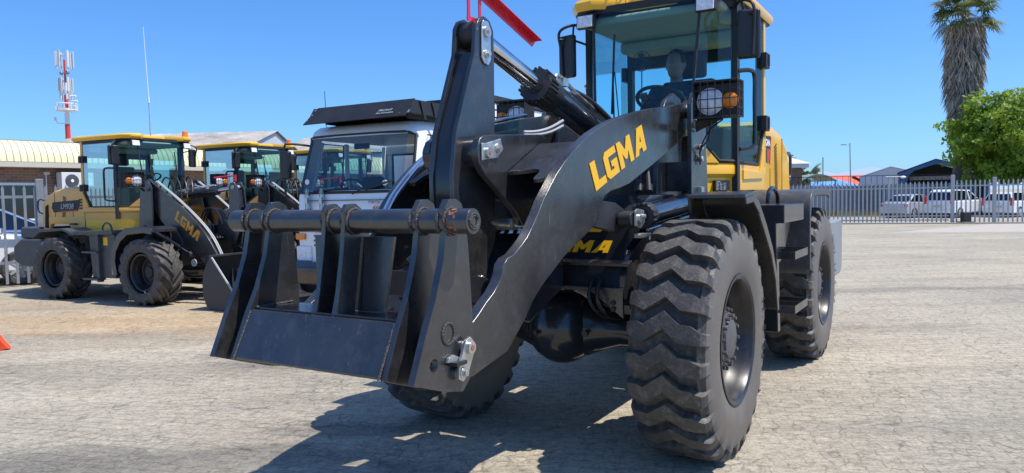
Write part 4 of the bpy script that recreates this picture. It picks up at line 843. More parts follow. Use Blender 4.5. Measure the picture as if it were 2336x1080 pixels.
        b = MB(); b.prism([(-1.62, 1.0), (-1.9, 1.08), (-2.5, 1.05), (-2.7, .95), (-2.72, .99), (-2.5, 1.10), (-1.9, 1.12), (-1.60, 1.04)], s*.58, s*.98); b.build('rear_fender', 'plastic_grey', ro, bevel=.008)
        b = MB(); b.prism([(-.36, .9), (-.36, 1.72), (-.42, 1.82), (-.52, 1.84), (-.60, 1.78), (-.70, .9)], s*.50, s*.53); b.prism([(-.15, .8), (-.20, 1.2), (-.36, 1.70), (-.46, 1.80), (-.58, 1.76), (-.75, .8)], s*.34, s*.37); b.bx(-.62, -.58, s*.37, s*.5, .95, 1.7); b.build('tower', 'black_paint', ro, bevel=.004)
        hl = headlamp(ro, (-.32, s*.80, 1.835), s)
        b = MB(); b.tube([(-.40, s*.70, 1.75), (-.48, s*.56, 1.68)], .02, 8); b.build('bracket', 'black_matte', hl)
    b = MB(); b.bx(-2.95, -.7, -.40, .40, .5, 1.0); b.bx(-.7, .22, -.34, .34, .55, 1.05); b.prism([(.2, .55), (.26, .9), (.1, 1.1), (0, .9), (0, .5)], -.5, .5); b.build('chassis', 'black_matte', ro, bevel=.02)
    for fx in (0, -WB2):
        b = MB(); b.lathe([(-.7, 0), (-.7, .09), (-.35, .08), (-.2, .15), (0, .18), (.2, .15), (.35, .08), (.7, .09), (.7, 0)], (fx, 0, .48), (0, 1, 0), 24); b.build('axle', 'black_smooth', ro)
    b = MB(); b.prism([(-2.75, .55), (-2.9, .92), (-3.5, .92), (-3.72, .80), (-3.74, .55), (-3.5, .45), (-3.0, .45)], -.72, .72); b.bx(-3.05, -3.6, -.66, .66, .92, 1.12); b.build('counterweight', 'plastic_grey', ro, bevel=.04, seg=3)
    b = MB(); b.lathe([(0, .05), (.09, .045), (.10, .03), (.10, 0)], TL((-1.42, .52, 3.06)), (0, 0, 1), 16); b.build('beacon', 'lens_amber', cab)
    # lowered lift arms
    ap = [(-.60, 1.76), (-.58, 1.84), (-.50, 1.86), (-.42, 1.79), (-.2, 1.66), (.07, 1.50), (.32, 1.34), (.53, 1.17), (.68, 1.04), (.79, .91), (.90, .75), (.98, .60), (1.02, .45), (1.18, .40), (1.20, .28), (1.10, .20), (.95, .25), (.80, .42), (.63, .60), (.52, .70), (.41, .78), (.25, .88), (.04, .98), (-.1, 1.08), (-.3, 1.25), (-.49, 1.45), (-.6, 1.62)]
    for s in (-1, 1):
        b = MB(); b.prism(ap, s*.415, s*.455); am = b.build('lift_arm', 'black_paint', ro, bevel=.004)
        if s < 0: lgma((.05, -.4555, 1.235), (.47, 0, -.325), (.075, 0, .135), (0, -1, 0), am, 'decal_orange', th=.003, shear=-.02)
        else: lgma((.62, .4555, .96), (-.47, 0, .325), (.075, 0, .135), (0, 1, 0), am, 'decal_yellow', th=.003, shear=-.02)
        b = MB()
        for k in range(2): b.tube(cr([(-.40, s*(.40-.03*k), 1.82), (.07, s*(.40-.03*k), 1.535), (.53, s*(.40-.03*k), 1.205), (.80, s*(.40-.03*k), .94), (1.0, s*(.40-.03*k), .62)]), .011, 8)
        b.build('hydraulic_pipe', 'galv', am)
        Q0 = Vector((.42, s*.50, .72)); Q1 = Vector((-.55, s*.50, 1.12)); D_ = (Q1-Q0).normalized(); b = MB(); b.tube([Q0+D_*.22, Q1], .05, 20); lc = b.build('lift_cylinder', 'black_smooth', ro)
        b = MB(); b.tube([Q0, Q0+D_*.25], .028, 16); b.build('rod', 'chrome', lc); b = MB(); b.cyl(Q0-Vector((0, .05, 0)), Q0+Vector((0, .05, 0)), .045, 16); b.build('rod_eye', 'black_matte', lc)
        b = MB(); b.cyl((.52, s*.52, .60), (.52, s*.535, .60), .055, 20); b.build('reflector', 'lens_red' if s > 0 else 'galv', ro)
    b = MB(); b.bx(.35, .55, -.42, .42, 1.0, 1.15); b.build('cross_tube', 'black_smooth', ro, bevel=.01)
    b = MB()
    for s in (-1, 1): b.prism([(.78, 1.70), (.82, 1.77), (.90, 1.78), (.96, 1.70), (1.0, 1.35), (1.05, 1.05), (1.0, .80), (.90, .72), (.80, .78), (.78, 1.1)], s*.05, s*.075)
    b.prism([(.60, 1.0), (.60, 1.25), (1.0, 1.15), (1.05, 1.05), (.95, .85)], -.14, -.11); b.prism([(.60, 1.0), (.60, 1.25), (1.0, 1.15), (1.05, 1.05), (.95, .85)], .11, .14); b.prism([(.96, 1.4), (.93, 1.66), (.90, 1.66), (.93, 1.4)], -.05, .05); lv2 = b.build('tilt_lever', 'black_paint', ro, bevel=.004)
    b = MB(); b.cyl((.96, -.15, 1.08), (.96, .15, 1.08), .035, 16); b.cyl((.87, -.085, 1.70), (.87, .085, 1.70), .03, 16); b.build('pin_head', 'galv', lv2)
    b = MB(); b.prism([(.92, .74), (.95, .84), (1.35, .62), (1.33, .55)], -.10, -.07); b.prism([(.92, .74), (.95, .84), (1.35, .62), (1.33, .55)], .07, .10); b.build('link', 'black_smooth', ro)
    b = MB(); b.box((.80, .04, 1.84), (.04, .03, .10)); b.tube([(.82, .04, 1.88), (.35, .04, 1.86)], .012, 4); b.build('level_gauge', 'red', lv2)
    Q0 = Vector((.87, 0, 1.70)); Q1 = Vector((-.40, 0, 1.56)); D_ = (Q1-Q0).normalized()
    b = MB(); b.tube([Q0+D_*.40, Q1], .065, 20); tc2 = b.build('tilt_cylinder', 'black_smooth', ro); b = MB(); b.tube([Q0, Q0+D_*.42], .033, 16); b.build('rod', 'chrome', tc2)
    b = MB(); u = Vector((0, 0, 1)); b.tube([Q0+D_*.45+u*.09, Q1+u*.09], .012, 8); b.tube([Q0+D_*.55+u*.11+Vector((0, .04, 0)), Q1+u*.11], .012, 8); b.tube([Q0+D_*.7+u*.09, Q0+D_*.9+u*.15, Q0+D_*1.1+u*.09], .01, 6); b.build('hydraulic_pipe', 'galv', tc2)
    b = MB()
    for k in range(4): b.tube(cr([(-.45, -.34+.14*k, 1.60), (-.30, -.34+.14*k, 1.86+.02*(k % 2)), (-.12, -.34+.12*k, 1.80), (-.02, -.36+.1*k, 1.55)]), .012, 6)
    for k in range(3): b.tube(cr([(.30, -.2+.05*k, 1.2), (.42, -.2+.05*k, 1.38), (.62, -.18+.05*k, 1.36), (.72, -.15+.05*k, 1.15)]), .014, 6)
    b.build('hose', 'hose', ro)
    b = MB()
    for k in range(3): b.tube(cr([(.25, .2+.05*k, 1.2), (.40, .2+.05*k, 1.36), (.60, .2+.05*k, 1.34), (.70, .2+.05*k, 1.15)]), .012, 6)
    b.build('hose', 'galv', ro)
    # bucket
    sp = [(1.36, .74), (1.30, .66), (1.22, .52), (1.19, .36), (1.20, .18), (1.26, .05), (1.40, .0), (1.60, 0), (2.05, .0), (2.05, .03), (1.76, .27)]
    b = MB()
    for s in (-1, 1): b.prism(sp, s*.955, s*.94)
    back = [(1.36, .75), (1.30, .66), (1.22, .52), (1.19, .36), (1.20, .18), (1.26, .05), (1.40, .0), (2.15, 0), (2.15, .02), (1.41, .02), (1.275, .065), (1.22, .19), (1.21, .36), (1.24, .51), (1.32, .65), (1.38, .74)]
    b.prism(back, -.94, .94); b.bx(1.33, 1.40, -.95, .95, .735, .76)
    bk = b.build('bucket', 'bucket_grey', ro, bevel=.003)
    b = MB()
    for s in (-1, 1): b.tube([(1.385, s*.948, .73), (1.775, s*.948, .27)], .014, 6)  # pale tubes put sunlight on the side plates' front edges into the colour
    b.build('bucket_edge', 'galv', bk); b = MB(); b.cyl((1.77, -.965, .27), (1.80, -.965, .245), .022, 8); b.build('edge_tip', 'lens_red', bk)
    b = MB()
    for s in (-.43, .43): b.prism([(1.02, .20), (1.02, .40), (1.25, .55), (1.25, .10)], s-.06, s-.03); b.prism([(1.02, .20), (1.02, .40), (1.25, .55), (1.25, .10)], s+.03, s+.06)
    for s in (-.0,): b.prism([(1.25, .45), (1.35, .66), (1.25, .66), (1.2, .55)], s-.06, s-.03); b.prism([(1.25, .45), (1.35, .66), (1.25, .66), (1.2, .55)], s+.03, s+.06)
    b.build('bucket_lug', 'black_paint', bk)
    return ro
SL = small_loader('dusty gold wheel loader parked leftmost before the brick building with its bucket down')
c = copy_tree(SL); c.location = (X2+1.1, Y2+2.1, 0); c['label'] = 'yellow wheel loader parked between the leftmost gold loader and the white truck'
c = copy_tree(SL); c.location = (X2+2.2, Y2+4.2, 0); c['label'] = 'wheel loader farthest back, seen through the windscreen of the white truck'

# ================================================================== white cab-over truck
def truck():
    loc, rz = frame(-2.03, 9.27, .49)
    t = empty('truck', loc, rz, label='white cab-over truck with a black roof rack parked behind the big loader', cat='truck')
    b = MB(); lev = [(.55, 0, .02), (.80, 0, .0), (1.20, .0, .0), (1.54, -.02, .0), (1.60, -.045, .005), (2.28, -.22, .055), (2.37, -.255, .07), (2.43, -.33, .11), (2.46, -.46, .16), (2.475, -.70, .25)]
    vs = []; W_ = .915; n = 10
    for z, f, k in lev:
        w_ = W_-k; vs += [(-1.9+k, -w_, z), (-.30+f, -w_, z), (-.10+f, -w_+.018, z), (f, -w_+.09, z), (f+.02, -w_*.4, z), (f+.02, w_*.4, z), (f, w_-.09, z), (-.10+f, w_-.018, z), (-.30+f, w_, z), (-1.9+k, w_, z)]
    fs = []
    for i in range(len(lev)-1):
        for j in range(n):
            if i == 4 and 2 <= j <= 6: continue      # windscreen opening
            if i == 4 and j in (0, 8, 9): continue       # side and rear openings
            fs.append((i*n+j, i*n+(j+1) % n, (i+1)*n+(j+1) % n, (i+1)*n+j))
    fs += [tuple(range((len(lev)-1)*n, len(lev)*n)), tuple(range(n))]
    b.add(vs, fs)
    for s in (-1, 1):
        b.slab([(-.60, s*.868, 1.59), (-.35, s*.912, 1.59), (-.51, s*.82, 2.25), (-.60, s*.82, 2.25)], .03) if False else None
        b.box((-1.86, s*.84, 1.92), (.10, .05, .68)); b.box((-1.0, s*.845, 1.92), (.08, .03, .68))
        b.slab([(-.34, s*.912, 1.59), (-.40, s*.912, 1.59), (-.56, s*.862, 2.26), (-.50, s*.862, 2.26)], .035)
    # rear wall with two windows
    b.bx(-1.90, -1.87, -.85, .85, 2.14, 2.3); b.bx(-1.90, -1.87, -.85, .85, 1.55, 1.66)
    for y0, y1 in ((-.85, -.70), (-.03, .24), (.72, .85)): b.bx(-1.90, -1.87, y0, y1, 1.66, 2.14)
    body = b.build('cab', 'white_paint', t, bevel=.012, ang=40)
    g = MB(); g.quad((-.041, -.81, 1.605), (-.025, -.35, 1.605), (-.025, .35, 1.605), (-.041, .81, 1.605), (-.225, .77, 2.275), (-.205, .33, 2.285), (-.205, -.33, 2.285), (-.225, -.77, 2.275)); g.build('windscreen', 'glass_truck', t, fix=False)
    q = MB(); fr = [(-.13, -.885, 1.60), (-.04, -.82, 1.583), (-.03, -.74, 1.578), (-.012, -.35, 1.575), (-.012, .35, 1.575), (-.03, .74, 1.578), (-.04, .82, 1.583), (-.13, .885, 1.60), (-.31, .84, 2.26), (-.25, .79, 2.287), (-.228, .72, 2.30), (-.222, .33, 2.305), (-.222, -.33, 2.305), (-.228, -.72, 2.30), (-.25, -.79, 2.287), (-.31, -.84, 2.26)]
    q.tube(fr+[fr[0]], .019, 8); q.build('windscreen_seal', 'black_matte', t)
    for s in (-1, 1):
        g = MB(); g.quad((-.40, s*.912, 1.60), (-.97, s*.912, 1.60), (-.97, s*.862, 2.24), (-.55, s*.862, 2.24)); g.build('side_window', 'glass_truck', t)
        q = MB(); P = [(-.40, s*.92, 1.60), (-.97, s*.92, 1.60), (-.97, s*.87, 2.24), (-.55, s*.87, 2.24)]; q.tube(P+[P[0]], .014, 6); q.build('window_seal', 'black_matte', t)
        g = MB(); g.quad((-1.05, s*.912, 1.60), (-1.80, s*.912, 1.60), (-1.80, s*.862, 2.24), (-1.05, s*.862, 2.24)); g.build('side_window', 'glass_truck', t)
        q = MB(); q.tube([(-.30, s*.916, 1.58), (-.30, s*.918, .70)], .005, 4); q.tube([(-.30, s*.916, 1.58), (-.52, s*.865, 2.28)], .005, 4); q.build('door_gap', 'black_void', t)
    q = MB()
    for y0, y1 in ((-.70, -.03), (.24, .72)):
        P = [(-1.865, y0, 1.66), (-1.865, y1, 1.66), (-1.865, y1, 2.14), (-1.865, y0, 2.14)]; q.tube(P+[P[0]], .022, 6)
    q.build('rear_window_seal', 'black_matte', t)
    q = MB(); q.bx(-1.0, -.6, .22, .62, 1.2, 1.45); q.bx(-1.1, -.98, .24, .60, 1.4, 1.85); q.bx(-1.1, -1.0, .33, .52, 1.85, 2.02); q.build('seat', 'seat_fabric', t, bevel=.05)
    q = MB(); q.bx(-1.0, -.6, -.62, -.22, 1.2, 1.45); q.bx(-1.1, -.98, -.60, -.24, 1.4, 1.80); q.build('seat', 'seat_fabric', t, bevel=.05)
    q = MB(); q.prism([(-.10, 1.2), (-.08, 1.56), (-.35, 1.62), (-.45, 1.5), (-.42, 1.2)], -.8, .8); q.build('dashboard', 'dark_interior', t, bevel=.02)
    q = MB(); q.bx(-1.8, -.1, -.8, .8, 1.15, 1.18); q.build('cab_floor', 'dark_interior', t)
    q = MB(); q.tube([(-.52+.05*math.cos(a*.4), -.35+.2*math.sin(a*.4), 1.66+.09*math.cos(a*.4)) for a in range(17)], .014, 6); q.build('steering_wheel', 'dark_interior', t)
    q = MB(); q.box((-.30, 0, 2.16), (.03, .24, .07)); q.build('rear_view_mirror', 'dark_interior', t, bevel=.01)
    for (y, z) in ((-.70, 1.72), (.55, 1.68)):
        q = MB(); q.cyl((-.050 if y < 0 else -.045, y, z), (-.040 if y < 0 else -.030, y, z), .035, 16); q.build('licence_disc', 'white_plain', t)
    for (y0, y1, z1) in ((-.62, -.02, 1.62), (.10, .66, 1.70)):
        q = MB(); q.tube([(.035, y0, 1.55), (.0, y0+.08, 1.60), (-.02, y1, z1)], .009, 6); q.tube([(-.0, y0+.18, 1.60), (-.035, y1, z1+.01)], .012, 5); q.build('wiper', 'black_matte', t)
    # front panel details
    q = MB(); q.prism([(.024, 1.475), (.024, 1.482), (.0, 1.482), (.0, 1.475)], -.68, .68); q.build('panel_gap', 'black_void', t)
    text('NPS', (.026, .34, 1.435), (0, 1, 0), (0, 0, 1), .05, t, 'steel_grey', bold=.02, width=.17); text('4X4', (.026, .40, 1.36), (0, 1, 0), (0, 0, 1), .045, t, 'red', bold=.03, width=.13, shear=.2)
    q = MB()
    for i in range(5): q.bx(.02, .032, -.55, .55, 1.0+.06*i-.1, 1.02+.06*i-.1)
    q.build('grille', 'black_matte', t)
    for s in (-1, 1):
        q = MB(); q.bx(-.05, .03, s*.60, s*.86, .70, .90); q.build('headlight', 'lens_white', t, bevel=.02)
        q = MB(); q.bx(-.05, .035, s*.70, s*.86, .98, 1.06); q.build('indicator', 'lens_amber', t, bevel=.01)
    q = MB(); q.prism([(-.15, .42), (.16, .42), (.20, .50), (.20, .64), (.12, .70), (-.15, .70)], -.95, .95); bp_ = q.build('bumper', 'black_paint', t, bevel=.02)
    for s in (-1, 1):
        q = MB(); q.bx(.20, .212, s*.70, s*.86, .52, .62); q.build('fog_lamp', 'lens_white', bp_, bevel=.005)
    q = MB(); q.tube(cr([(-.25, -.83, 2.2), (-.05, -.98, 2.22), (.0, -1.04, 2.15), (.0, -1.04, 1.6), (-.05, -.98, 1.45), (-.1, -.86, 1.42)]), .014, 8); mb_ = q.build('mirror_bracket', 'black_matte', t)
    q = MB(); q.box((-.02, -1.04, 1.95), (.08, .17, .36)); q.build('mirror', 'mirror_back', mb_, bevel=.03, seg=3)
    # roof rack
    q = MB(); q.slab([(-.0, -.70, 2.445), (-.0, .90, 2.465), (-.16, .94, 2.675), (-.16, -.58, 2.665)], .012)
    for s in (-1, 1):
        q.prism([(-.04, 2.50), (-.16, 2.665), (-1.75, 2.665), (-1.75, 2.50)], .14+s*.785, .14+s*.795)
    q.bx(-1.75, -.14, -.64, .92, 2.50, 2.515)
    rk = q.build('roof_rack', 'rack_black', t, bevel=.002)
    q = MB()
    for x in (-.25, -.50): q.slab([(x, .945, 2.66), (x-.03, .945, 2.66), (x-.13, .945, 2.44), (x-.09, .945, 2.44)], .012)
    q.bx(-1.7, -.25, -.55, -.52, 2.46, 2.525); q.bx(-1.7, -.25, .74, .77, 2.46, 2.525)
    for z in (2.485, 2.505): q.tube([(-.16, -.6, z), (-.16, .8, z)], .008, 6)
    q.build('rack_mount', 'rack_black', rk)
    q = MB()
    for (y, z) in ((-.60, 2.63), (-.62, 2.57), (-.66, 2.50), (.84, 2.63), (.82, 2.57), (.80, 2.50)): q.cyl((-.02-(z-2.475)*.78+.005, y, z), (-.02-(z-2.475)*.78+.016, y, z), .010, 8)
    q.build('rack_bolt', 'galv', rk)
    nz = Vector((.75, 0, .66)).normalized()
    text('FRONT', (-.046, .47, 2.535), (0, 1, 0), (-.61, 0, .79), .034, rk, 'galv', bold=.02, width=.22, shear=.3, th=.008); text('RUNNER', (-.022, .45, 2.505), (0, 1, 0), (-.61, 0, .79), .022, rk, 'galv', bold=.02, width=.26, shear=.3, th=.008)
    # load body
    q = MB(); q.bx(-2.1, -6.3, -.92, .90, 1.0, 2.85); bd = q.build('box_body', 'white_paint', t, bevel=.03)
    q = MB(); q.bx(-2.08, -6.3, -.94, .925, 2.855, 2.93); q.build('roof_edge', 'black_matte', bd)
    q = MB(); q.bx(-4.2, -6.3, .55, .85, 2.93, 3.08); q.build('roof_pod', 'white_paint', bd, bevel=.04)
    q = MB()
    for i in range(6): q.tube([(-4.2-i*.4, .86, 2.93), (-4.2-i*.4, .86, 3.30)], .010, 6)
    for z in (3.12, 3.30): q.tube([(-4.2, .86, z), (-6.2, .86, z)], .010, 6)
    q.build('roof_rail', 'black_matte', bd)
    q = MB(); q.bx(-2.8, -3.3, .903, .908, 2.45, 2.7); q.build('window', 'glass_car', bd)
    q = MB(); q.bx(-.3, -6.2, -.4, .4, .7, .95); q.bx(-2.1, -6.2, -.88, .88, .92, 1.0); q.build('chassis', 'black_matte', t)
    for (x, s) in ((-.95, 1), (-.95, -1), (-4.6, 1), (-4.6, -1)):
        q = MB(); q.lathe([(-.13, .25), (-.14, .40), (-.10, .445), (.10, .445), (.14, .40), (.13, .25)], (x, s*.80, .445), (0, 1, 0), 40); wl = q.build('wheel', 'rubber', t)
        q = MB(); q.lathe([(.13*s, .26), (.10*s, .24), (.05*s, .20), (.09*s, .10), (.14*s, .08), (.14*s, 0)], (x, s*.80, .445), (0, 1, 0), 28); q.build('rim', 'galv', wl)
    for y_ in (-.62, -.38):
        q = MB(); q.cyl((.045, y_, 1.36), (.045, y_, 1.60), .034, 16); q.cyl((.045, y_, 1.60), (.045, y_, 1.63), .026, 16); st = q.build('washer_tube', 'glass_clear', t)
        q = MB(); q.cyl((.045, y_, 1.34), (.045, y_, 1.375), .040, 16); q.build('tube_base', 'red' if y_ < -.5 else 'ac_grey', st); q = MB(); q.bx(.04, .08, y_-.02, y_+.02, 1.44, 1.52); q.build('tube_label', 'silver_paint', st)
    q = MB(); q.tube([(-.55, -.80, 2.36), (-.56, -.82, 2.95)], .005, 5); q.build('radio_aerial', 'black_matte', t)
truck()
# two clear jars standing behind the coupler on the truck's bumper line are marker posts on its front

# ================================================================== driver
def capsule(b, a, c, r0_, r1_, n=12):
    a = Vector(a); c = Vector(c); P = [a+(c-a)*t for t in (0, .33, .66, 1)]; b.tube(P, [r0_+(r1_-r0_)*t for t in (0, .33, .66, 1)], n); b.sph(tuple(a), r0_, 8); b.sph(tuple(c), r1_, 8)
def driver():
    loc, rz = frame(X0, Y0, A0); hx, hz = -2.10, 2.585
    b = MB(); b.sph((hx-.01, 0, hz+.015), (.098, .078, .115), 14); b.sph((hx+.025, 0, hz-.05), (.068, .058, .072), 12); b.sph((hx+.092, 0, hz-.005), (.018, .014, .022), 8); b.sph((hx+.082, 0, hz-.055), (.016, .027, .012), 8)
    for s in (-1, 1): b.sph((hx-.01, s*.08, hz-.005), (.018, .012, .032), 8); b.sph((hx+.07, s*.032, hz+.022), (.014, .018, .008), 6)
    capsule(b, (hx-.025, 0, hz-.10), (hx-.04, 0, hz-.19), .055, .062)
    b.sph((hx-.06, 0, 2.25), (.11, .17, .17), 12); b.sph((hx-.06, 0, 2.08), (.12, .15, .14), 12)
    for s in (-1, 1):
        sh = (hx-.05, s*.185, 2.37); el = (hx+.10, s*.25, 2.15); wr = (-1.80, s*.155, 2.26)
        capsule(b, sh, el, .058, .045); capsule(b, el, wr, .044, .028); capsule(b, (hx-.05, s*.08, 2.0), (-1.72, s*.13, 2.03), .085, .065); capsule(b, (-1.72, s*.13, 2.03), (-1.62, s*.13, 1.62), .062, .045); capsule(b, (-1.62, s*.13, 1.60), (-1.48, s*.13, 1.56), .04, .032)
        b.sph((-1.765, s*.15, 2.28), (.045, .03, .04), 8)
        for k in range(4):
            y = s*(.125+.020*k-.005); q0 = Vector((-1.75, y, 2.30-.004*k)); q = [q0, q0+Vector((.035, 0, .022)), q0+Vector((.058-.003*k, 0, .002)), q0+Vector((.045, 0, -.022))]; b.tube(q, [.0105, .010, .009, .008], 8)
        b.tube([(-1.77, s*.115, 2.27), (-1.745, s*.095, 2.285), (-1.72, s*.09, 2.28)], [.012, .011, .009], 8)
    o = b.build('person', 'skin'); m = o.modifiers.new('r', 'REMESH'); m.mode = 'VOXEL'; m.voxel_size = .009; m.use_smooth_shade = True; m2 = o.modifiers.new('s', 'SMOOTH'); m2.iterations = 4; m2.factor = .5
    o.location = loc; o.rotation_euler = (0, 0, rz)
    tag(o, 'driver in a dark shirt with short dark hair seated at the wheel', 'person')
    b = MB(); b.sph((hx-.06, 0, 2.25), (.125, .185, .18), 12); b.sph((hx-.06, 0, 2.08), (.135, .165, .15), 12); b.tube([(hx-.05, 0, 2.36), (hx-.035, 0, 2.425), (hx-.03, 0, 2.45)], [.14, .085, .066], 14)
    for s in (-1, 1):
        sh = (hx-.05, s*.185, 2.365); el = (hx+.10, s*.25, 2.15); capsule(b, sh, el, .072, .058); capsule(b, el, (-1.84, s*.165, 2.245), .056, .042)
    c = b.build('shirt', 'shirt', o); m = c.modifiers.new('r', 'REMESH'); m.mode = 'VOXEL'; m.voxel_size = .012; m.use_smooth_shade = True; m2 = c.modifiers.new('s', 'SMOOTH'); m2.iterations = 3
    b = MB()
    for s in (-1, 1): capsule(b, (hx-.05, s*.08, 2.0), (-1.72, s*.13, 2.03), .098, .076); capsule(b, (-1.72, s*.13, 2.03), (-1.62, s*.13, 1.64), .072, .058)
    c = b.build('trousers', 'dark_interior', o); m = c.modifiers.new('r', 'REMESH'); m.mode = 'VOXEL'; m.voxel_size = .014; m.use_smooth_shade = True
    b = MB(); b.sph((hx-.022, 0, hz+.035), (.103, .085, .108), 14); c = b.build('hair', 'hair', o)
    for v in c.data.vertices:
        if v.co.x > hx+.045 and v.co.z < hz+.085: v.co.x = hx+.03
        if v.co.z < hz-.02: v.co.z = hz-.02; v.co.x = min(v.co.x, hx-.02)
driver()

# ================================================================== cars
def car(label, pos, head, kind, m, group='cars parked behind the fence'):
    t = empty('parked_car', (pos[0], pos[1], 0), math.atan2(head[1], head[0]), label=label, cat='car', group=group)
    if kind == 'sedan':
        low = [(-2.2, .35), (-2.25, .60), (-2.2, .92), (-1.75, 1.00), (-1.0, .98), (.9, .94), (1.6, .86), (2.1, .72), (2.2, .45), (2.15, .25), (-2.15, .25)]; gh = [(-1.85, .97), (-1.15, 1.40), (-.6, 1.45), (.1, 1.42), (1.05, .93)]
    elif kind == 'suv':
        low = [(-2.2, .38), (-2.25, .70), (-2.2, 1.02), (.9, 1.05), (1.75, .98), (2.12, .82), (2.2, .5), (2.15, .3), (-2.15, .3)]; gh = [(-2.18, 1.0), (-2.0, 1.60), (-1.7, 1.70), (.1, 1.66), (.95, 1.04)]
    else:
        low = [(-1.95, .34), (-2.0, .66), (-1.95, .96), (.8, .96), (1.5, .88), (1.95, .72), (2.0, .45), (1.95, .25), (-1.9, .25)]; gh = [(-1.93, .95), (-1.72, 1.42), (-1.4, 1.50), (.05, 1.47), (1.0, .94)]
    H = .86; b = MB(); n = len(low)
    vs = []
    for y, k in ((-H, .96), (-H+.10, 1), (H-.10, 1), (H, .96)): vs += [(x*(.985 if abs(y) == H else 1), y, .25+(z-.25)*k if z > .5 else z) for x, z in low]
    fs = [(a*n+i, a*n+(i+1) % n, (a+1)*n+(i+1) % n, (a+1)*n+i) for a in range(3) for i in range(n)]+[tuple(range(n)), tuple(range(3*n, 4*n))]
    b.add(vs, fs); zt = max(z for x, z in gh); zb = min(z for x, z in gh)
    def yw(z): return H-.06-.20*(z-zb)/(zt-zb)
    vs = [(x, -yw(z), z) for x, z in gh]+[(x, yw(z), z) for x, z in gh]; g = len(gh); b.add(vs, [tuple(range(g)), tuple(range(2*g-1, g-1, -1))]+[(i, (i+1) % g, (i+1) % g+g, i+g) for i in range(g)])
    body = b.build('body', m, t, bevel=.05, seg=3, ang=50)
    cx = sum(x for x, z in gh)/g; sh = lambda x, z: (cx+(x-cx)*.90, zb+.04+(z-zb)*.84)
    for s in (-1, 1):
        P = [sh(x, z) for x, z in gh]; q = MB(); q.slab([(x, s*(yw(z)+.003), z) for x, z in P], .012); w_ = q.build('side_window', 'glass_car', t)
        q = MB(); q.box((-.35, s*(H-.11), (zb+zt)/2), (.07, .07, (zt-zb)*.92), rx=s*R(17)); q.build('pillar', m, t)
        q = MB(); q.box((.85, s*(H+.06), zb+.08), (.12, .16, .12)); q.build('mirror', m, t, bevel=.03)
    for (i0, i1) in ((0, 1), (g-2, g-1)):
        (xa, za), (xb, zb2) = gh[i0], gh[i1]; A = Vector((xa, 0, za)); B = Vector((xb, 0, zb2)); nn = Vector((-(B-A).z, 0, (B-A).x)).normalized(); nn = nn if nn.z > 0 else -nn; P = []
        for tt, sg in ((.10, -1), (.10, 1), (.88, 1), (.88, -1)): p = A+(B-A)*tt; P.append(p+Vector((0, sg*(yw(p.z)-.07), 0))+nn*.004)
        q = MB(); q.slab(P, .012); q.build('rear_window' if i0 == 0 else 'windscreen', 'glass_car', t)
    xr = min(x for x, z in low); zl = .85 if kind != 'suv' else 1.0
    for s in (-1, 1):
        q = MB(); q.bx(xr-.01, xr+.14, s*(H-.16), s*(H+.004), zl-.16, zl+.03 if kind == 'sedan' else zl+.30); q.build('tail_light', 'lens_red', t, bevel=.02)
        q = MB(); q.bx(-xr-.22, -xr-.02, s*(H-.30), s*(H-.03), .62, .74); q.build('headlight', 'lens_white', t, bevel=.03)
        for x in (xr+.85, -xr-.85):
            q = MB(); q.lathe([(-.10, .2), (-.11, .29), (-.08, .325), (.08, .325), (.11, .29), (.10, .2)], (x, s*(H-.08), .325), (0, 1, 0), 28); wl = q.build('wheel', 'rubber', t)
            q = MB(); q.lathe([(.10*s, .215), (.07*s, .20), (.04*s, .19), (.04*s, .0)], (x, s*(H-.08), .325), (0, 1, 0), 24)
            for k in range(5):
                a = k*2*math.pi/5; e = Vector((math.cos(a), 0, math.sin(a))); c = Vector((x, s*(H+.0), .325)); f_ = Vector((-e.z, 0, e.x)); q.slab([c+e*.02-f_*.03, c+e*.20-f_*.02, c+e*.20+f_*.02, c+e*.02+f_*.03], .02)
            q.build('rim', 'galv', wl)
    q = MB(); q.bx(xr-.02, xr+.05, -.8, .8, .30, .52); q.bx(-xr-.05, -xr+.02, -.8, .8, .28, .48); q.build('bumper', m, t, bevel=.04)
    q = MB(); q.bx(xr-.025, xr-.015, -.26, .26, .58 if kind != 'suv' else .64, .70 if kind != 'suv' else .76); q.build('number_plate', 'roof_tan', t)
    return t
CS = .84
hd = Vector((.85, .53)).normalized()
car('silver sedan leftmost behind the sliding gate', (21.2, 39.3), hd, 'sedan', 'silver_paint')
car('white sport utility with tall red tail lights behind the gate post', (23.0, 38.4), hd, 'suv', 'white_paint')
car('small white hatchback under the green tree beside the white sport utility', (25.4, 37.7), hd, 'hatch', 'white_paint')
for o_ in [q for q in bpy.data.objects if q.name.startswith('parked_car')]: o_.scale = (CS, CS, CS)
car('white hatchback behind the grey fence at the left edge', (-10.66, 13.91), (.79, .61), 'hatch', 'white_paint', 'cars parked behind the fence')
car('dark blue sedan parked beyond the white hatchback at the left edge', (-11.9, 17.2), (.79, .61), 'sedan', 'frame_blue', 'cars parked behind the fence')

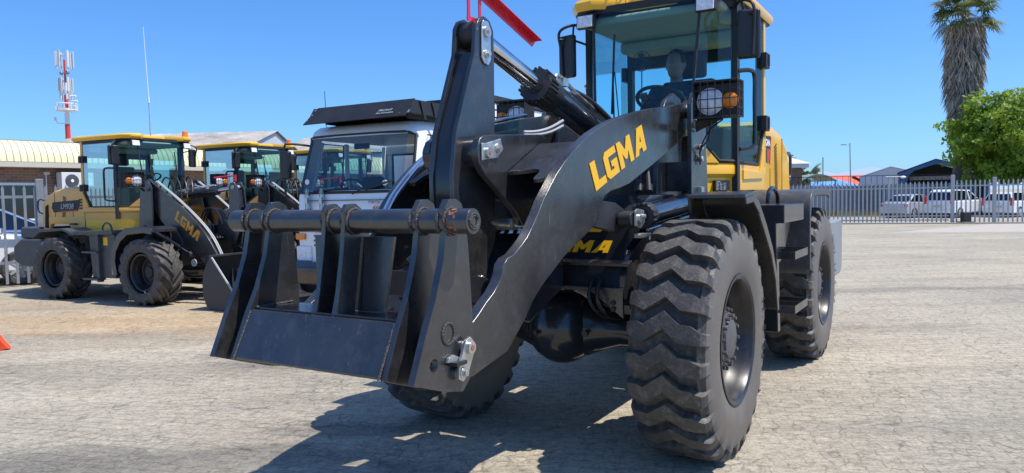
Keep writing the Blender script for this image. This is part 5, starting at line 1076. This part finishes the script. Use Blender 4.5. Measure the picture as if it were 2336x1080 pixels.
# ================================================================== fences
def palisade(name, label, cat, A, B, h, pitch, posts, rails=(.18, 1.5), pw=.06, grp=None, m='galv', lift=.05, point=True):
    A = Vector((*A, 0)); B = Vector((*B, 0)); d = B-A; L_ = d.length; t = empty(name, A, math.atan2(d.y, d.x), label=label, cat=cat, group=grp)
    b = MB(); n = int(L_/pitch)
    for i in range(n+1):
        x = i*pitch; pts = [(x-pw/2, lift), (x+pw/2, lift), (x+pw/2, h-.06), (x, h), (x-pw/2, h-.06)] if point else [(x-pw/2, lift), (x+pw/2, lift), (x+pw/2, h), (x-pw/2, h)]
        k = len(pts); vs = [(p, -.022, z) for p, z in pts]+[(p, -.014, z) for p, z in pts]; b.add(vs, [tuple(range(k)), tuple(range(2*k-1, k-1, -1))]+[(j, j+k, (j+1) % k+k, (j+1) % k) for j in range(k)])
    b.build('pickets', m, t)
    for z in rails: b = MB(); b.bx(0, L_, -.012, .03, z, z+.05); b.build('rail', m, t)
    for (x, ph, w_) in posts: b = MB(); b.bx(x-w_/2, x+w_/2, -.06, .07, 0, ph); b.build('post', m, t, bevel=.008)
    return t
palisade('sliding_gate', 'long grey steel sliding gate with pointed pickets', 'gate', (12.6, 33.8), (18.55, 31.62), 1.80, .168, [], (.12, .30, 1.50))
palisade('palisade_fence', 'grey steel palisade fence with posts right of the sliding gate', 'fence', (18.66, 31.58), (25.5, 29.2), 1.84, .17, [(0.02, 2.05, .13), (1.55, 1.92, .13), (4.5, 1.92, .13)], (.28, 1.56))
palisade('palisade_fence', 'grey steel fence behind the gold loader at the left edge', 'fence', (-12.6, 10.9), (-7.78, 14.62), 1.86, .165, [(4.86, 1.97, .12)], (.42, 1.62), pw=.045, lift=.06, m='steel_grey')
b = MB(); b.box((0, 0, .28), (.34, .26, .4)); b.box((0, 0, .04), (.6, .4, .08)); o = b.build('gate_motor', 'black_matte', bevel=.03); o.location = (19.05, 31.25, 0); tag(o, 'small dark gate motor box beside the gate post', 'gate motor')
t = empty('boundary_wall', (16.4, 43.5, 0), math.atan2(-2.5, 9.6), label='dark slatted boundary wall with a thin railing on top behind the gate', cat='wall')
b = MB(); b.bx(-3, 9.6, 0, .12, 0, 1.72)
b.build('wall', 'concrete_dark', t); b = MB()
for i in range(60): b.bx(-3+i*.21, -3+i*.21+.11, -.03, -.001, .05, 1.78)
b.build('slats', 'steel_grey', t); b = MB()
for i in range(42): b.bx(-3+i*.3, -3+i*.3+.02, .03, .05, 1.74, 2.28)
b.bx(-3, 9.6, .03, .05, 2.26, 2.29); b.build('railing', 'black_matte', t)

# ================================================================== brick building on the left
U = Vector((.555, .832)).normalized(); bl = empty('brick_building', (-15.25, 22.2, 0), math.atan2(U.y, U.x), label='low brown brick building with a curved cream metal fascia', cat='building')
b = MB(); b.bx(-9, 24, 0, 8, 0, 2.75); b.build('wall', 'brick_wall', bl)
b = MB(); prof = [(-.42, 2.80), (-.40, 2.95), (-.32, 3.15), (-.18, 3.34), (.02, 3.45), (.3, 3.47), (.3, 2.80)]
b.prism([(x, z) for x, z in prof], -9, 24, 'LZ'); b.build('fascia', 'fascia_yellow', bl, ang=50)
b = MB()
for i in range(174):
    x = -9+i*.19; P = [(x, y-.012, z+.004) for y, z in prof[:5]]; b.tube(P, .010, 4)
b.build('fascia_ribs', 'beige', bl); b = MB(); b.bx(-9, 24, -.44, -.02, 2.64, 2.79); b.build('gutter', 'beige', bl); b = MB(); b.bx(-9, 24, .25, 8, 3.40, 3.50); b.build('roof', 'steel_grey', bl)
for x0, x1 in ((-4.4, -1.8), (-1.4, 1.25)):
    b = MB(); fw_ = .07
    b.bx(x0, x1, -.04, -.001, 2.10, 2.18); b.bx(x0, x0+fw_, -.04, -.001, 0, 2.1); b.bx(x1-fw_, x1, -.04, -.001, 0, 2.1); b.bx((x0+x1)/2-.03, (x0+x1)/2+.03, -.035, -.001, 0, 2.1); b.bx(x0+.07, x1-.07, -.03, -.001, 1.02, 1.08)
    d_ = b.build('glass_door', 'ac_grey', bl); b = MB(); b.bx(x0+.07, x1-.07, -.012, -.004, .05, 2.1); b.build('pane', 'glass_car', d_)
b = MB(); b.bx(1.62, 2.60, -.42, -.08, 1.98, 2.50)
ac = empty('air_conditioner', bl.location, bl.rotation_euler.z, label='grey air conditioner unit with a round fan on the brick wall', cat='air conditioner'); b.build('casing', 'ac_grey', ac, bevel=.015)
b = MB(); b.lathe([(0, .21), (.02, .20), (.02, .03), (.035, .0)], (1.93, -.42, 2.23), (0, -1, 0), 28); b.build('fan_grille', 'plastic_grey', ac); b = MB(); b.lathe([(0, .05), (.015, .04), (.015, 0)], (1.93, -.44, 2.23), (0, -1, 0), 16); b.build('fan_hub', 'white_plain', ac)
b = MB(); b.bx(2.22, 2.55, -.425, -.42, 2.10, 2.32); b.build('panel', 'white_plain', ac); b = MB(); b.bx(1.7, 1.76, -.42, -.01, 1.90, 1.98); b.bx(2.45, 2.51, -.42, -.01, 1.90, 1.98); b.build('wall_bracket', 'ac_grey', ac)
wl_ = empty('wall_light', bl.location, bl.rotation_euler.z, label='small cream wall light on a conduit left of the air conditioner', cat='wall light')
b = MB(); b.bx(1.27, 1.43, -.10, -.005, 2.42, 2.52); b.build('housing', 'beige', wl_, bevel=.01); b = MB(); b.bx(1.335, 1.36, -.03, -.003, 1.3, 2.42); b.build('conduit', 'ac_grey', wl_)
# the old corrugated roof behind
def corrugated(name, label, x0, x1, yf, yr, ze, zr, m, roof, rz=0, loc=(0, 0, 0), cat='building'):
    t = empty(name, loc, rz, label=label, cat=cat); b = MB(); n = int((x1-x0)/.25); P = [];
    for i in range(n*2+1): P.append((x0+i*.125, .035*(i % 2)))
    vs = []
    for (y, z) in ((yf, ze), (yr, zr), (2*yr-yf, ze)): vs += [(x, y, z+d) for x, d in P]
    k = len(P); b.add(vs, [(r_*k+i, r_*k+i+1, (r_+1)*k+i+1, (r_+1)*k+i) for r_ in range(2) for i in range(k-1)]); b.build('roof', roof, t, ang=20)
    b = MB(); b.prism([(yf+.3, 0), (yf+.3, ze-.05), (yr, zr-.08), (2*yr-yf-.3, ze-.05), (2*yr-yf-.3, 0)], x0+.15, x1-.15, 'LZ'); b.build('wall', m, t); return t
corrugated('warehouse', 'long grey warehouse with a weathered corrugated roof behind the brick building', 0, 13.0, -6, 0, 4.05, 5.75, 'shed_grey', 'roof_old', math.atan2(-1.0, 12.5), (-27.2, 47.0, 0))
corrugated('warehouse', 'farther grey corrugated warehouse roof seen just left of the truck', 0, 14.0, -6, 0, 4.6, 6.1, 'shed_grey', 'roof_old', 0, (-15.5, 56.0, 0))

# ================================================================== towers and poles
def red_white(b1, b2, x, y, segs):
    for i, (z0, z1, r_) in enumerate(segs): (b1 if i % 2 == 0 else b2).cyl((x, y, z0), (x, y, z1), r_, 14)
tw = empty('cell_tower', (-35.35, 60, 0), 0, label='red and white banded mobile phone tower with antenna panels', cat='phone tower')
b1 = MB(); b2 = MB(); red_white(b1, b2, 0, 0, [(0, 3.0, .22), (3.0, 5.4, .21), (5.4, 6.75, .20), (6.75, 7.9, .19), (7.9, 8.7, .18)][::1])
b1.cyl((0, 0, 8.7), (0, 0, 9.2), .16, 10); b2.cyl((0, 0, 9.2), (0, 0, 10.2), .15, 10); b1.cyl((0, 0, 10.2), (0, 0, 11.2), .09, 8); b2.cyl((0, 0, 11.2), (0, 0, 13.0), .08, 8); b1.build('mast_white', 'tower_white', tw); b2.build('mast_red', 'tower_red', tw)
b = MB(); random.seed(4)
for i in range(10): a = i*.63; b.tube([(.75*math.cos(a), .75*math.sin(a), 9.0), (.75*math.cos(a), .75*math.sin(a), 9.5)], .035, 5)
for z in (9.0, 9.5): b.tube([(.75*math.cos(a*.4), .75*math.sin(a*.4), z) for a in range(17)], .04, 5)
b.cyl((0, 0, 8.92), (0, 0, 9.0), .75, 20); b.tube([(-.9, 0, 8.3), (-.8, 0, 8.0), (0, 0, 7.95)], .04, 5); b.cyl((-.95, 0, 8.2), (-.95, 0, 8.5), .1, 8); b.build('platform', 'tower_white', tw)
for (zc_, rr_, nn_, hh_) in ((13.0, .62, 6, 1.3), (11.0, .5, 6, 1.1), (10.2, .42, 5, .7)):
    for i in range(nn_):
        a = i*2*math.pi/nn_+.4; b = MB(); b.box((rr_*math.cos(a), rr_*math.sin(a), zc_), (.09, .17, hh_), rz=a); b.tube([(rr_*math.cos(a), rr_*math.sin(a), zc_+hh_*.3), (0, 0, zc_+hh_*.3)], .03, 5); b.tube([(rr_*math.cos(a)*.85, rr_*math.sin(a)*.85, zc_-hh_*.6), (rr_*math.cos(a)*.85, rr_*math.sin(a)*.85, zc_+hh_*.5)], .035, 5); b.build('antenna_panel', 'ac_grey', tw, bevel=.02)
b = MB(); b.sph((.25, -.1, 12.0), (.16, .2, .2), 8); b.sph((-.28, 0, 11.95), (.14, .16, .16), 8); b.build('dish', 'steel_grey', tw)
for i, (x, z) in enumerate(((.75, 10.1), (.85, 9.7), (.7, 9.3))):
    b = MB(); b.cyl((x-.3, -.2, z), (x+.15, -.2, z), .08, 8); b.build('radio_unit', 'tower_white', tw)
am_ = empty('aerial_mast', (-19.15, 40, 0), 0, label='thin pale whip aerial rising beyond the brick building roof', cat='aerial')
b = MB(); b.tube([(0, 0, 0), (-.03, 0, 6.9)], [.05, .03], 8); b.build('pole', 'galv', am_); b = MB(); b.tube([(-.03, 0, 6.9), (-.16, 0, 10.8)], [.028, .014], 6); b.cyl((-.03, 0, 6.8), (-.04, 0, 7.1), .05, 8); b.build('whip', 'tower_white', am_)
sl = empty('street_lamp', (27.2, 60, 0), 0, label='tall thin grey street lamp above the red roofs', cat='street lamp')
b = MB(); b.tube([(.12, 0, 0), (0, 0, 5.25)], [.06, .035], 8); b.tube([(0, 0, 5.1), (-.35, 0, 5.12)], .03, 6); b.build('pole', 'steel_grey', sl); b = MB(); b.box((-.5, 0, 5.12), (.4, .15, .06)); b.build('lamp_head', 'steel_grey', sl)
b = MB(); b.tube([(25.05, 60, 0), (25.05, 60, 4.15)], .045, 6); tag(b.build('post', 'steel_grey'), 'thin bare post left of the street lamp', 'post')
yl = empty('yard_lamp', (20.25, 38.4+1.8, 0), 0, label='grey post with a white lamp on a side arm before the blue shed', cat='lamp')
b = MB(); b.tube([(.1, 0, 0), (.1, 0, 2.1)], .05, 8); b.tube([(-.1, 0, 2.16), (.85, 0, 2.16)], .03, 6); b.tube([(.1, 0, 1.8), (.4, 0, 2.16)], .02, 6); b.build('post', 'galv', yl); b = MB(); b.sph((.85, 0, 2.13), (.16, .1, .07), 8); b.build('lamp_head', 'white_plain', yl)

# ================================================================== buildings beyond the gate
g = empty('shed', (38.2, 75, 0), R(-25), label='pale grey gabled shed between the red roofs and the blue shed', cat='shed')
b = MB(); b.prism([(-2.9, 0), (-2.9, 2.9), (-.2, 3.85), (1.9, 3.2), (1.9, 0)], 0, 8, 'FL') if False else b.add([(-2.9, 0, 0), (-2.9, 0, 2.75), (-.1, 0, 3.72), (2.1, 0, 3.2), (2.1, 0, 0), (-1.9, 9, 0), (-1.9, 9, 2.75), (1.3, 9, 3.72), (3.6, 9, 3.2), (3.6, 9, 0)], [(0, 1, 2, 3, 4), (9, 8, 7, 6, 5), (0, 5, 6, 1), (4, 3, 8, 9)]); b.build('wall', 'shed_grey', g)
b = MB(); b.slab([(-3.0, -.1, 2.78), (-.1, -.1, 3.77), (1.3, 9, 3.77), (-2.0, 9, 2.78)], .05); b.slab([(-.1, -.1, 3.77), (2.2, -.1, 3.22), (3.7, 9, 3.22), (1.3, 9, 3.77)], .05); b.build('roof', 'white_plain', g)
g = empty('shed', (31.4, 60.5, 0), R(-27), label='open fronted shed with a dark blue gable frame left of the tree', cat='shed')
b = MB(); b.slab([(0, 0, 0), (0, 0, 2.75), (2.6, 0, 3.75), (6.2, 0, 2.75), (6.2, 0, 0), (5.9, 0, 0), (5.9, 0, 2.6), (2.6, 0, 3.42), (1.1, 0, 2.95), (.75, 0, 2.6), (.6, 0, 2.1), (.5, 0, 0)], .3); b.build('frame', 'frame_blue', g)
b = MB(); b.slab([(-.1, -.1, 2.80), (2.6, -.1, 3.82), (2.6, 8, 3.82), (-.1, 8, 2.80)], .06); b.slab([(2.6, -.1, 3.82), (6.3, -.1, 2.80), (6.3, 8, 2.80), (2.6, 8, 3.82)], .06); b.build('roof', 'frame_blue', g)
b = MB(); b.prism([(0, 0), (0, 2.75), (2.6, 3.75), (6.2, 2.75), (6.2, 0)], 7.8, 8.0, 'FZ'); b.bx(0, .1, .2, 8, 0, 2.75); b.bx(6.1, 6.2, .2, 8, 0, 2.75); b.build('wall', 'concrete_dark', g); b = MB(); b.bx(.8, 5.9, 1.5, 1.6, 2.2, 2.5); b.build('beam', 'steel_grey', g)
for lb, x0_, w_, zt_, pos in (('long low building with orange red gabled roofs behind the street lamp', 0, 4.4, 3.1, (34.9, 80)), ('small orange red roof beside the pale grey shed', 0, 1.9, 3.0, (38.5, 79))):
    g = empty('house', (*pos, 0), 0, label=lb, cat='house', group='red roofed houses beyond the yard')
    b = MB(); b.add([(-.3, 0, 2.0), (w_+.3, 0, 2.0), (w_+.6, 3, zt_), (-.8, 3, zt_)], [(0, 1, 2, 3)]); b.slab([(-.4, -.1, 2.0), (w_*.5, -.1, zt_-.6), (w_+.4, -.1, 2.0)], .1) if False else None
    b.slab([(-.9, 3, zt_), (w_+.6, 3, zt_), (w_+.9, 6, 2), (-1.2, 6, 2)], .08); b.build('roof', 'roof_red', g); b = MB(); b.bx(0, w_, .2, 5.6, 0, 2.0); b.build('wall', 'shed_grey', g)
g = empty('house', (31.0, 72, 0), 0, label='low house with a blue hipped roof left of the street lamp', cat='house')
b = MB(); b.add([(-2.3, 0, 1.85), (2.9, 0, 1.85), (2.9, 5, 1.85), (-2.3, 5, 1.85), (-.9, 2.5, 3.15), (-.4, 2.5, 3.15)], [(0, 1, 5, 4), (1, 2, 5), (2, 3, 4, 5), (3, 0, 4)]); b.build('roof', 'roof_blue', g); b = MB(); b.bx(-2, 2.6, .3, 4.7, 0, 1.85); b.build('wall', 'concrete_dark', g)
g = empty('house', (14.0, 45, 0), 0, label='tan roofed building with a brown fascia behind the loader hood', cat='house')
b = MB(); b.add([(-4, -.4, 3.12), (3.95, -.4, 3.12), (3.95, 7, 3.12), (-4, 7, 3.12), (-3, 3, 4.05), (2.6, 3, 4.05), (2.6, 3.6, 4.05), (-3, 3.6, 4.05)], [(0, 1, 5, 4), (1, 2, 6, 5), (2, 3, 7, 6), (3, 0, 4, 7), (4, 5, 6, 7)]); b.build('roof', 'roof_tan', g)
b = MB(); b.bx(-4, 3.8, -.35, 6.9, 2.88, 3.11); b.build('eaves', 'ac_grey', g); b = MB(); b.bx(-3.9, 3.5, -.1, 6.5, 0, 2.87); b.build('wall', 'brick_wall', g)
g = empty('shade_canopy', (20.0, 50, 0), 0, label='pale green curved shade canopy on posts beyond the gate', cat='canopy')
b = MB(); P = [(-1.15+i*.23, 2.15+.42*math.sin(math.pi*i/10)) for i in range(11)]; b.prism(P+[(x, z-.05) for x, z in P[::-1]], -1.5, 1.5); b.build('canopy', 'canopy_green', g, ang=50); b = MB()
for x in (-1.1, 1.1):
    for y in (-1.4, 1.4): b.cyl((x, y, 0), (x, y, 2.15), .05, 8)
b.build('posts', 'steel_grey', g)
b = MB(); pts = [(-200, 0), (-60, 38), (0, 58), (80, 74), (140, 60), (260, 82), (420, 60), (700, 30), (900, 0)]; vs = []
for x, z in pts: vs += [(x, 0, -5), (x, 120, z), (x, 400, -5)]
b.add(vs, [(i*3, i*3+3, i*3+4, i*3+1) for i in range(len(pts)-1)]+[(i*3+1, i*3+4, i*3+5, i*3+2) for i in range(len(pts)-1)]); o = b.build('hills', 'mountain'); o.location = (1000, 2500, 0); tag(o, kind='structure')

# ================================================================== trees
def noise3(p, s):
    from mathutils import noise
    return noise.noise(Vector(p)*s)
def leaf_crown(name, m, parent, centre, rad, n, size, seed, lump=.9, shell=.55, flat=.2, cut=None):
    random.seed(seed); b = MB(); c = Vector(centre); vs = []; fs = []; k = 0
    while k < n:
        d = Vector((random.gauss(0, 1), random.gauss(0, 1), random.gauss(0, 1))).normalized(); rr = random.random()**.33*(1-shell)+shell
        if random.random() < .25: rr *= random.random()**.5
        g = 1+.28*noise3(d*2.2+Vector((seed, 0, 0)), lump*1.6)+.14*noise3(d*6+Vector((seed, 3, 0)), 1)
        p = c+Vector((d.x*rad[0], d.y*rad[1], d.z*rad[2]))*rr*g
        if cut and not cut(p): continue
        if noise3(p, 1.1) < -.28 and rr > .8: continue
        s = size*(.6+random.random()*.8); a = Vector((random.gauss(0, 1), random.gauss(0, 1), random.gauss(0, 1)+.0)).normalized(); nn = (d*.7+a*.8+Vector((0, 0, .4))).normalized(); u = nn.cross(a).normalized(); v = nn.cross(u)
        for q in range(4):
            an = random.random()*6.28; o_ = (u*math.cos(an)+v*math.sin(an)); w_ = nn.cross(o_).normalized(); o_ = (o_+nn*random.uniform(-.3, .5)).normalized(); i = len(vs)
            vs += [p, p+o_*s*.5+w_*s*.27, p+o_*s, p+o_*s*.5-w_*s*.27]; fs.append((i, i+1, i+2, i+3))
        k += 1
    b.add(vs, fs); return b.build(name, m, parent, fix=False, ang=180)
tr = empty('tree', (29.6, 41, 0), 0, label='broad bright green leafy tree behind the fence below the palm', cat='tree')
leaf_crown('crown', 'leaf_bright', tr, (0, 0, 4.15), (5.3, 4.2, 2.75), 17000, .21, 3, cut=lambda p: p.z > 1.75)
b = MB()
for (x, y) in ((-1.5, 0), (0, .3), (1.6, -.2)): b.tube(cr([(x*.3, y, 0), (x*.6, y, 1.4), (x, y, 2.6), (x*1.7, y, 4.2)]), [.22]*7+[.16]*6+[.07]*6, 8)
b.build('trunk', 'bark', tr)
tr = empty('tree', (20.6, 54, 0), 0, label='small dark green tree between the tan building and canopy', cat='tree')
leaf_crown('crown', 'leaf_tree', tr, (-1.2, 0, 2.5), (1.9, 1.6, 1.35), 1500, .22, 8); b = MB(); b.tube([(-1.2, 0, 0), (-1.2, 0, 2.4)], [.15, .1], 8); b.build('trunk', 'bark', tr)

def palm(name, label, base, h, nf, r, seed, skirt=True, lean=(0, 0)):
    random.seed(seed); t = empty(name, base, 0, label=label, cat='palm tree'); top = Vector((lean[0], lean[1], h))
    b = MB(); b.tube(cr([(0, 0, 0), (lean[0]*.3, lean[1]*.3, h*.4), (lean[0]*.7, lean[1]*.7, h*.75), tuple(top)]), [.42-.012*i for i in range(19)], 12); b.build('trunk', 'bark', t)
    vs = []; fs = []
    for i in range(nf):
        az = random.random()*6.283; el = random.uniform(-.5, 1.25); pet = r*random.uniform(.45, .65); d = Vector((math.cos(az)*math.cos(el), math.sin(az)*math.cos(el), math.sin(el)))
        tip = top+Vector((0, 0, random.uniform(-.5, .2)))+d*pet-Vector((0, 0, .12*pet)); side = d.cross(Vector((0, 0, 1))).normalized(); upv = side.cross(d).normalized()
        k0 = len(vs); w0 = .02; o0 = top; vs += [o0-side*w0, o0+side*w0, tip+side*w0, tip-side*w0]; fs.append((k0, k0+1, k0+2, k0+3))
        nb = 22; fl = r*random.uniform(.42, .58); cup = random.uniform(.1, .5)
        for j in range(nb):
            a = -1.9+3.8*j/(nb-1); bd = (d*math.cos(a)+side*math.sin(a)+upv*cup*abs(math.sin(a*.5))*.6).normalized(); l_ = fl*(1-.25*abs(a)/1.9)*random.uniform(.85, 1.1); wv = bd.cross(upv).normalized()*.045; m_ = tip+bd*l_*.6; e_ = tip+bd*l_-Vector((0, 0, l_*random.uniform(.15, .55))); k = len(vs)
            vs += [tip, m_+wv, e_, m_-wv]; fs.append((k, k+1, k+2, k+3))
    b = MB(); b.add(vs, fs); b.build('crown', 'leaf_palm', t, fix=False, ang=180)
    if skirt:
        vs = []; fs = []
        for i in range(1500):
            z = h-.3-(random.random()**.8)*(h*.56); az = random.random()*6.283; f = (z-h*.42)/(h*.58); rr = .30+.62*math.sin(min(1, max(0, f))*2.4)*random.uniform(.3, 1.15)
            c = top*(z/h); c = Vector((c.x, c.y, z)); d = Vector((math.cos(az), math.sin(az), 0)); p = c+d*rr; side = d.cross(Vector((0, 0, 1))); k = len(vs)
            nb = random.choice((3, 4, 5)); ln = random.uniform(.5, 1.25)
            q0 = len(vs); vs += [c+d*.3+Vector((0, 0, .25))-side*.015, c+d*.3+Vector((0, 0, .25))+side*.015, p+side*.012, p-side*.012]; fs.append((q0, q0+1, q0+2, q0+3))
            for j in range(nb):
                a = random.uniform(-.55, .55); bd = (Vector((0, 0, -1))+side*a+d*random.uniform(-.15, .45)).normalized(); wv = (side*math.cos(az*3+j)+d*math.sin(az*3+j))*random.uniform(.02, .05); q = len(vs)
                vs += [p, p+bd*ln*.5+wv, p+bd*ln, p+bd*ln*.5-wv]; fs.append((q, q+1, q+2, q+3))
        b = MB(); b.add(vs, fs); b.build('dead_fronds', 'palm_dead', t, fix=False, ang=180)
    return t
palm('palm_tree', 'tall fan palm with a shaggy grey skirt of dead fronds', (27.0, 45, 0), 12.0, 46, 2.15, 5, True, (.25, 0))
palm('palm_tree', 'small low palm beside the pale green canopy', (22.2, 56, 0), 2.4, 14, 1.5, 9, False)
# weeds along the far wall
random.seed(12); vs = []; fs = []
for i in range(1400):
    t_ = random.random(); x = 16.9+t_*4.2; y = 42.7-t_*1.1-random.random()*.9; s = random.uniform(.12, .5)*(1-.6*abs(t_-.35)); a = random.random()*6.28; w_ = Vector((math.cos(a), math.sin(a), 0))*.02; p = Vector((x, y, 0)); l_ = Vector((random.uniform(-.4, .4)*s, random.uniform(-.4, .4)*s, s)); k = len(vs); vs += [p-w_, p+w_, p+l_]; fs.append((k, k+1, k+2))
b = MB(); b.add(vs, fs); tag(b.build('weeds', 'weed', fix=False, ang=180), 'dry yellow weeds along the foot of the far wall', 'weeds', kind='stuff')

# ================================================================== loose bucket at the left edge
lb = empty('loader_bucket', (-5.11, 7.18, 0), R(20), label='edge of a dark bucket with an orange red tooth at the left edge', cat='bucket')
b = MB(); pr_ = [(-1.2, .0), (-.10, .02), (-.03, .12), (-.02, .25), (-.05, .36), (-.10, .45), (-.3, .62), (-.4, .60), (-.20, .44), (-.13, .34), (-.09, .25), (-.12, .14), (-.2, .06), (-1.2, .04)]
b.prism([(x-.21, z) for x, z in pr_], -.0, 1.2); b.prism([(-1.4, .0), (-.30, .02), (-.235, .12), (-.23, .25), (-.26, .36), (-.31, .45), (-.6, .62), (-1.4, .35)], -.03, .0); b.build('shell', 'black_paint', lb, bevel=.004)
for y in (-.0, .5):
    b = MB(); b.prism([(-.30, .19), (-.06, .20), (.0, .09), (.06, .012), (-.02, .0), (-.26, .02)], y-.05, y+.05); b.build('tooth', 'red_orange', lb, bevel=.008)

# ================================================================== ground
b = MB(); b.quad((-400, -60, 0), (400, -60, 0), (400, 2600, 0), (-400, 2600, 0)); tag(b.build('ground', 'pavers'), kind='structure')
b = MB(); b.add([(12.9, 25.5, .004), (30, 21.2, .004), (30, 27.3, .004), (19.6, 30.4, .004)], [(0, 1, 2, 3)]); tag(b.build('driveway', 'concrete'), kind='structure')
b = MB(); b.prism([(0, 0), (34, -12.2), (34, -11.9), (0, .3)], 0, .05, 'FL'); o = b.build('kerb', 'concrete'); o.location = (8, 34.9, 0); tag(o, kind='structure')
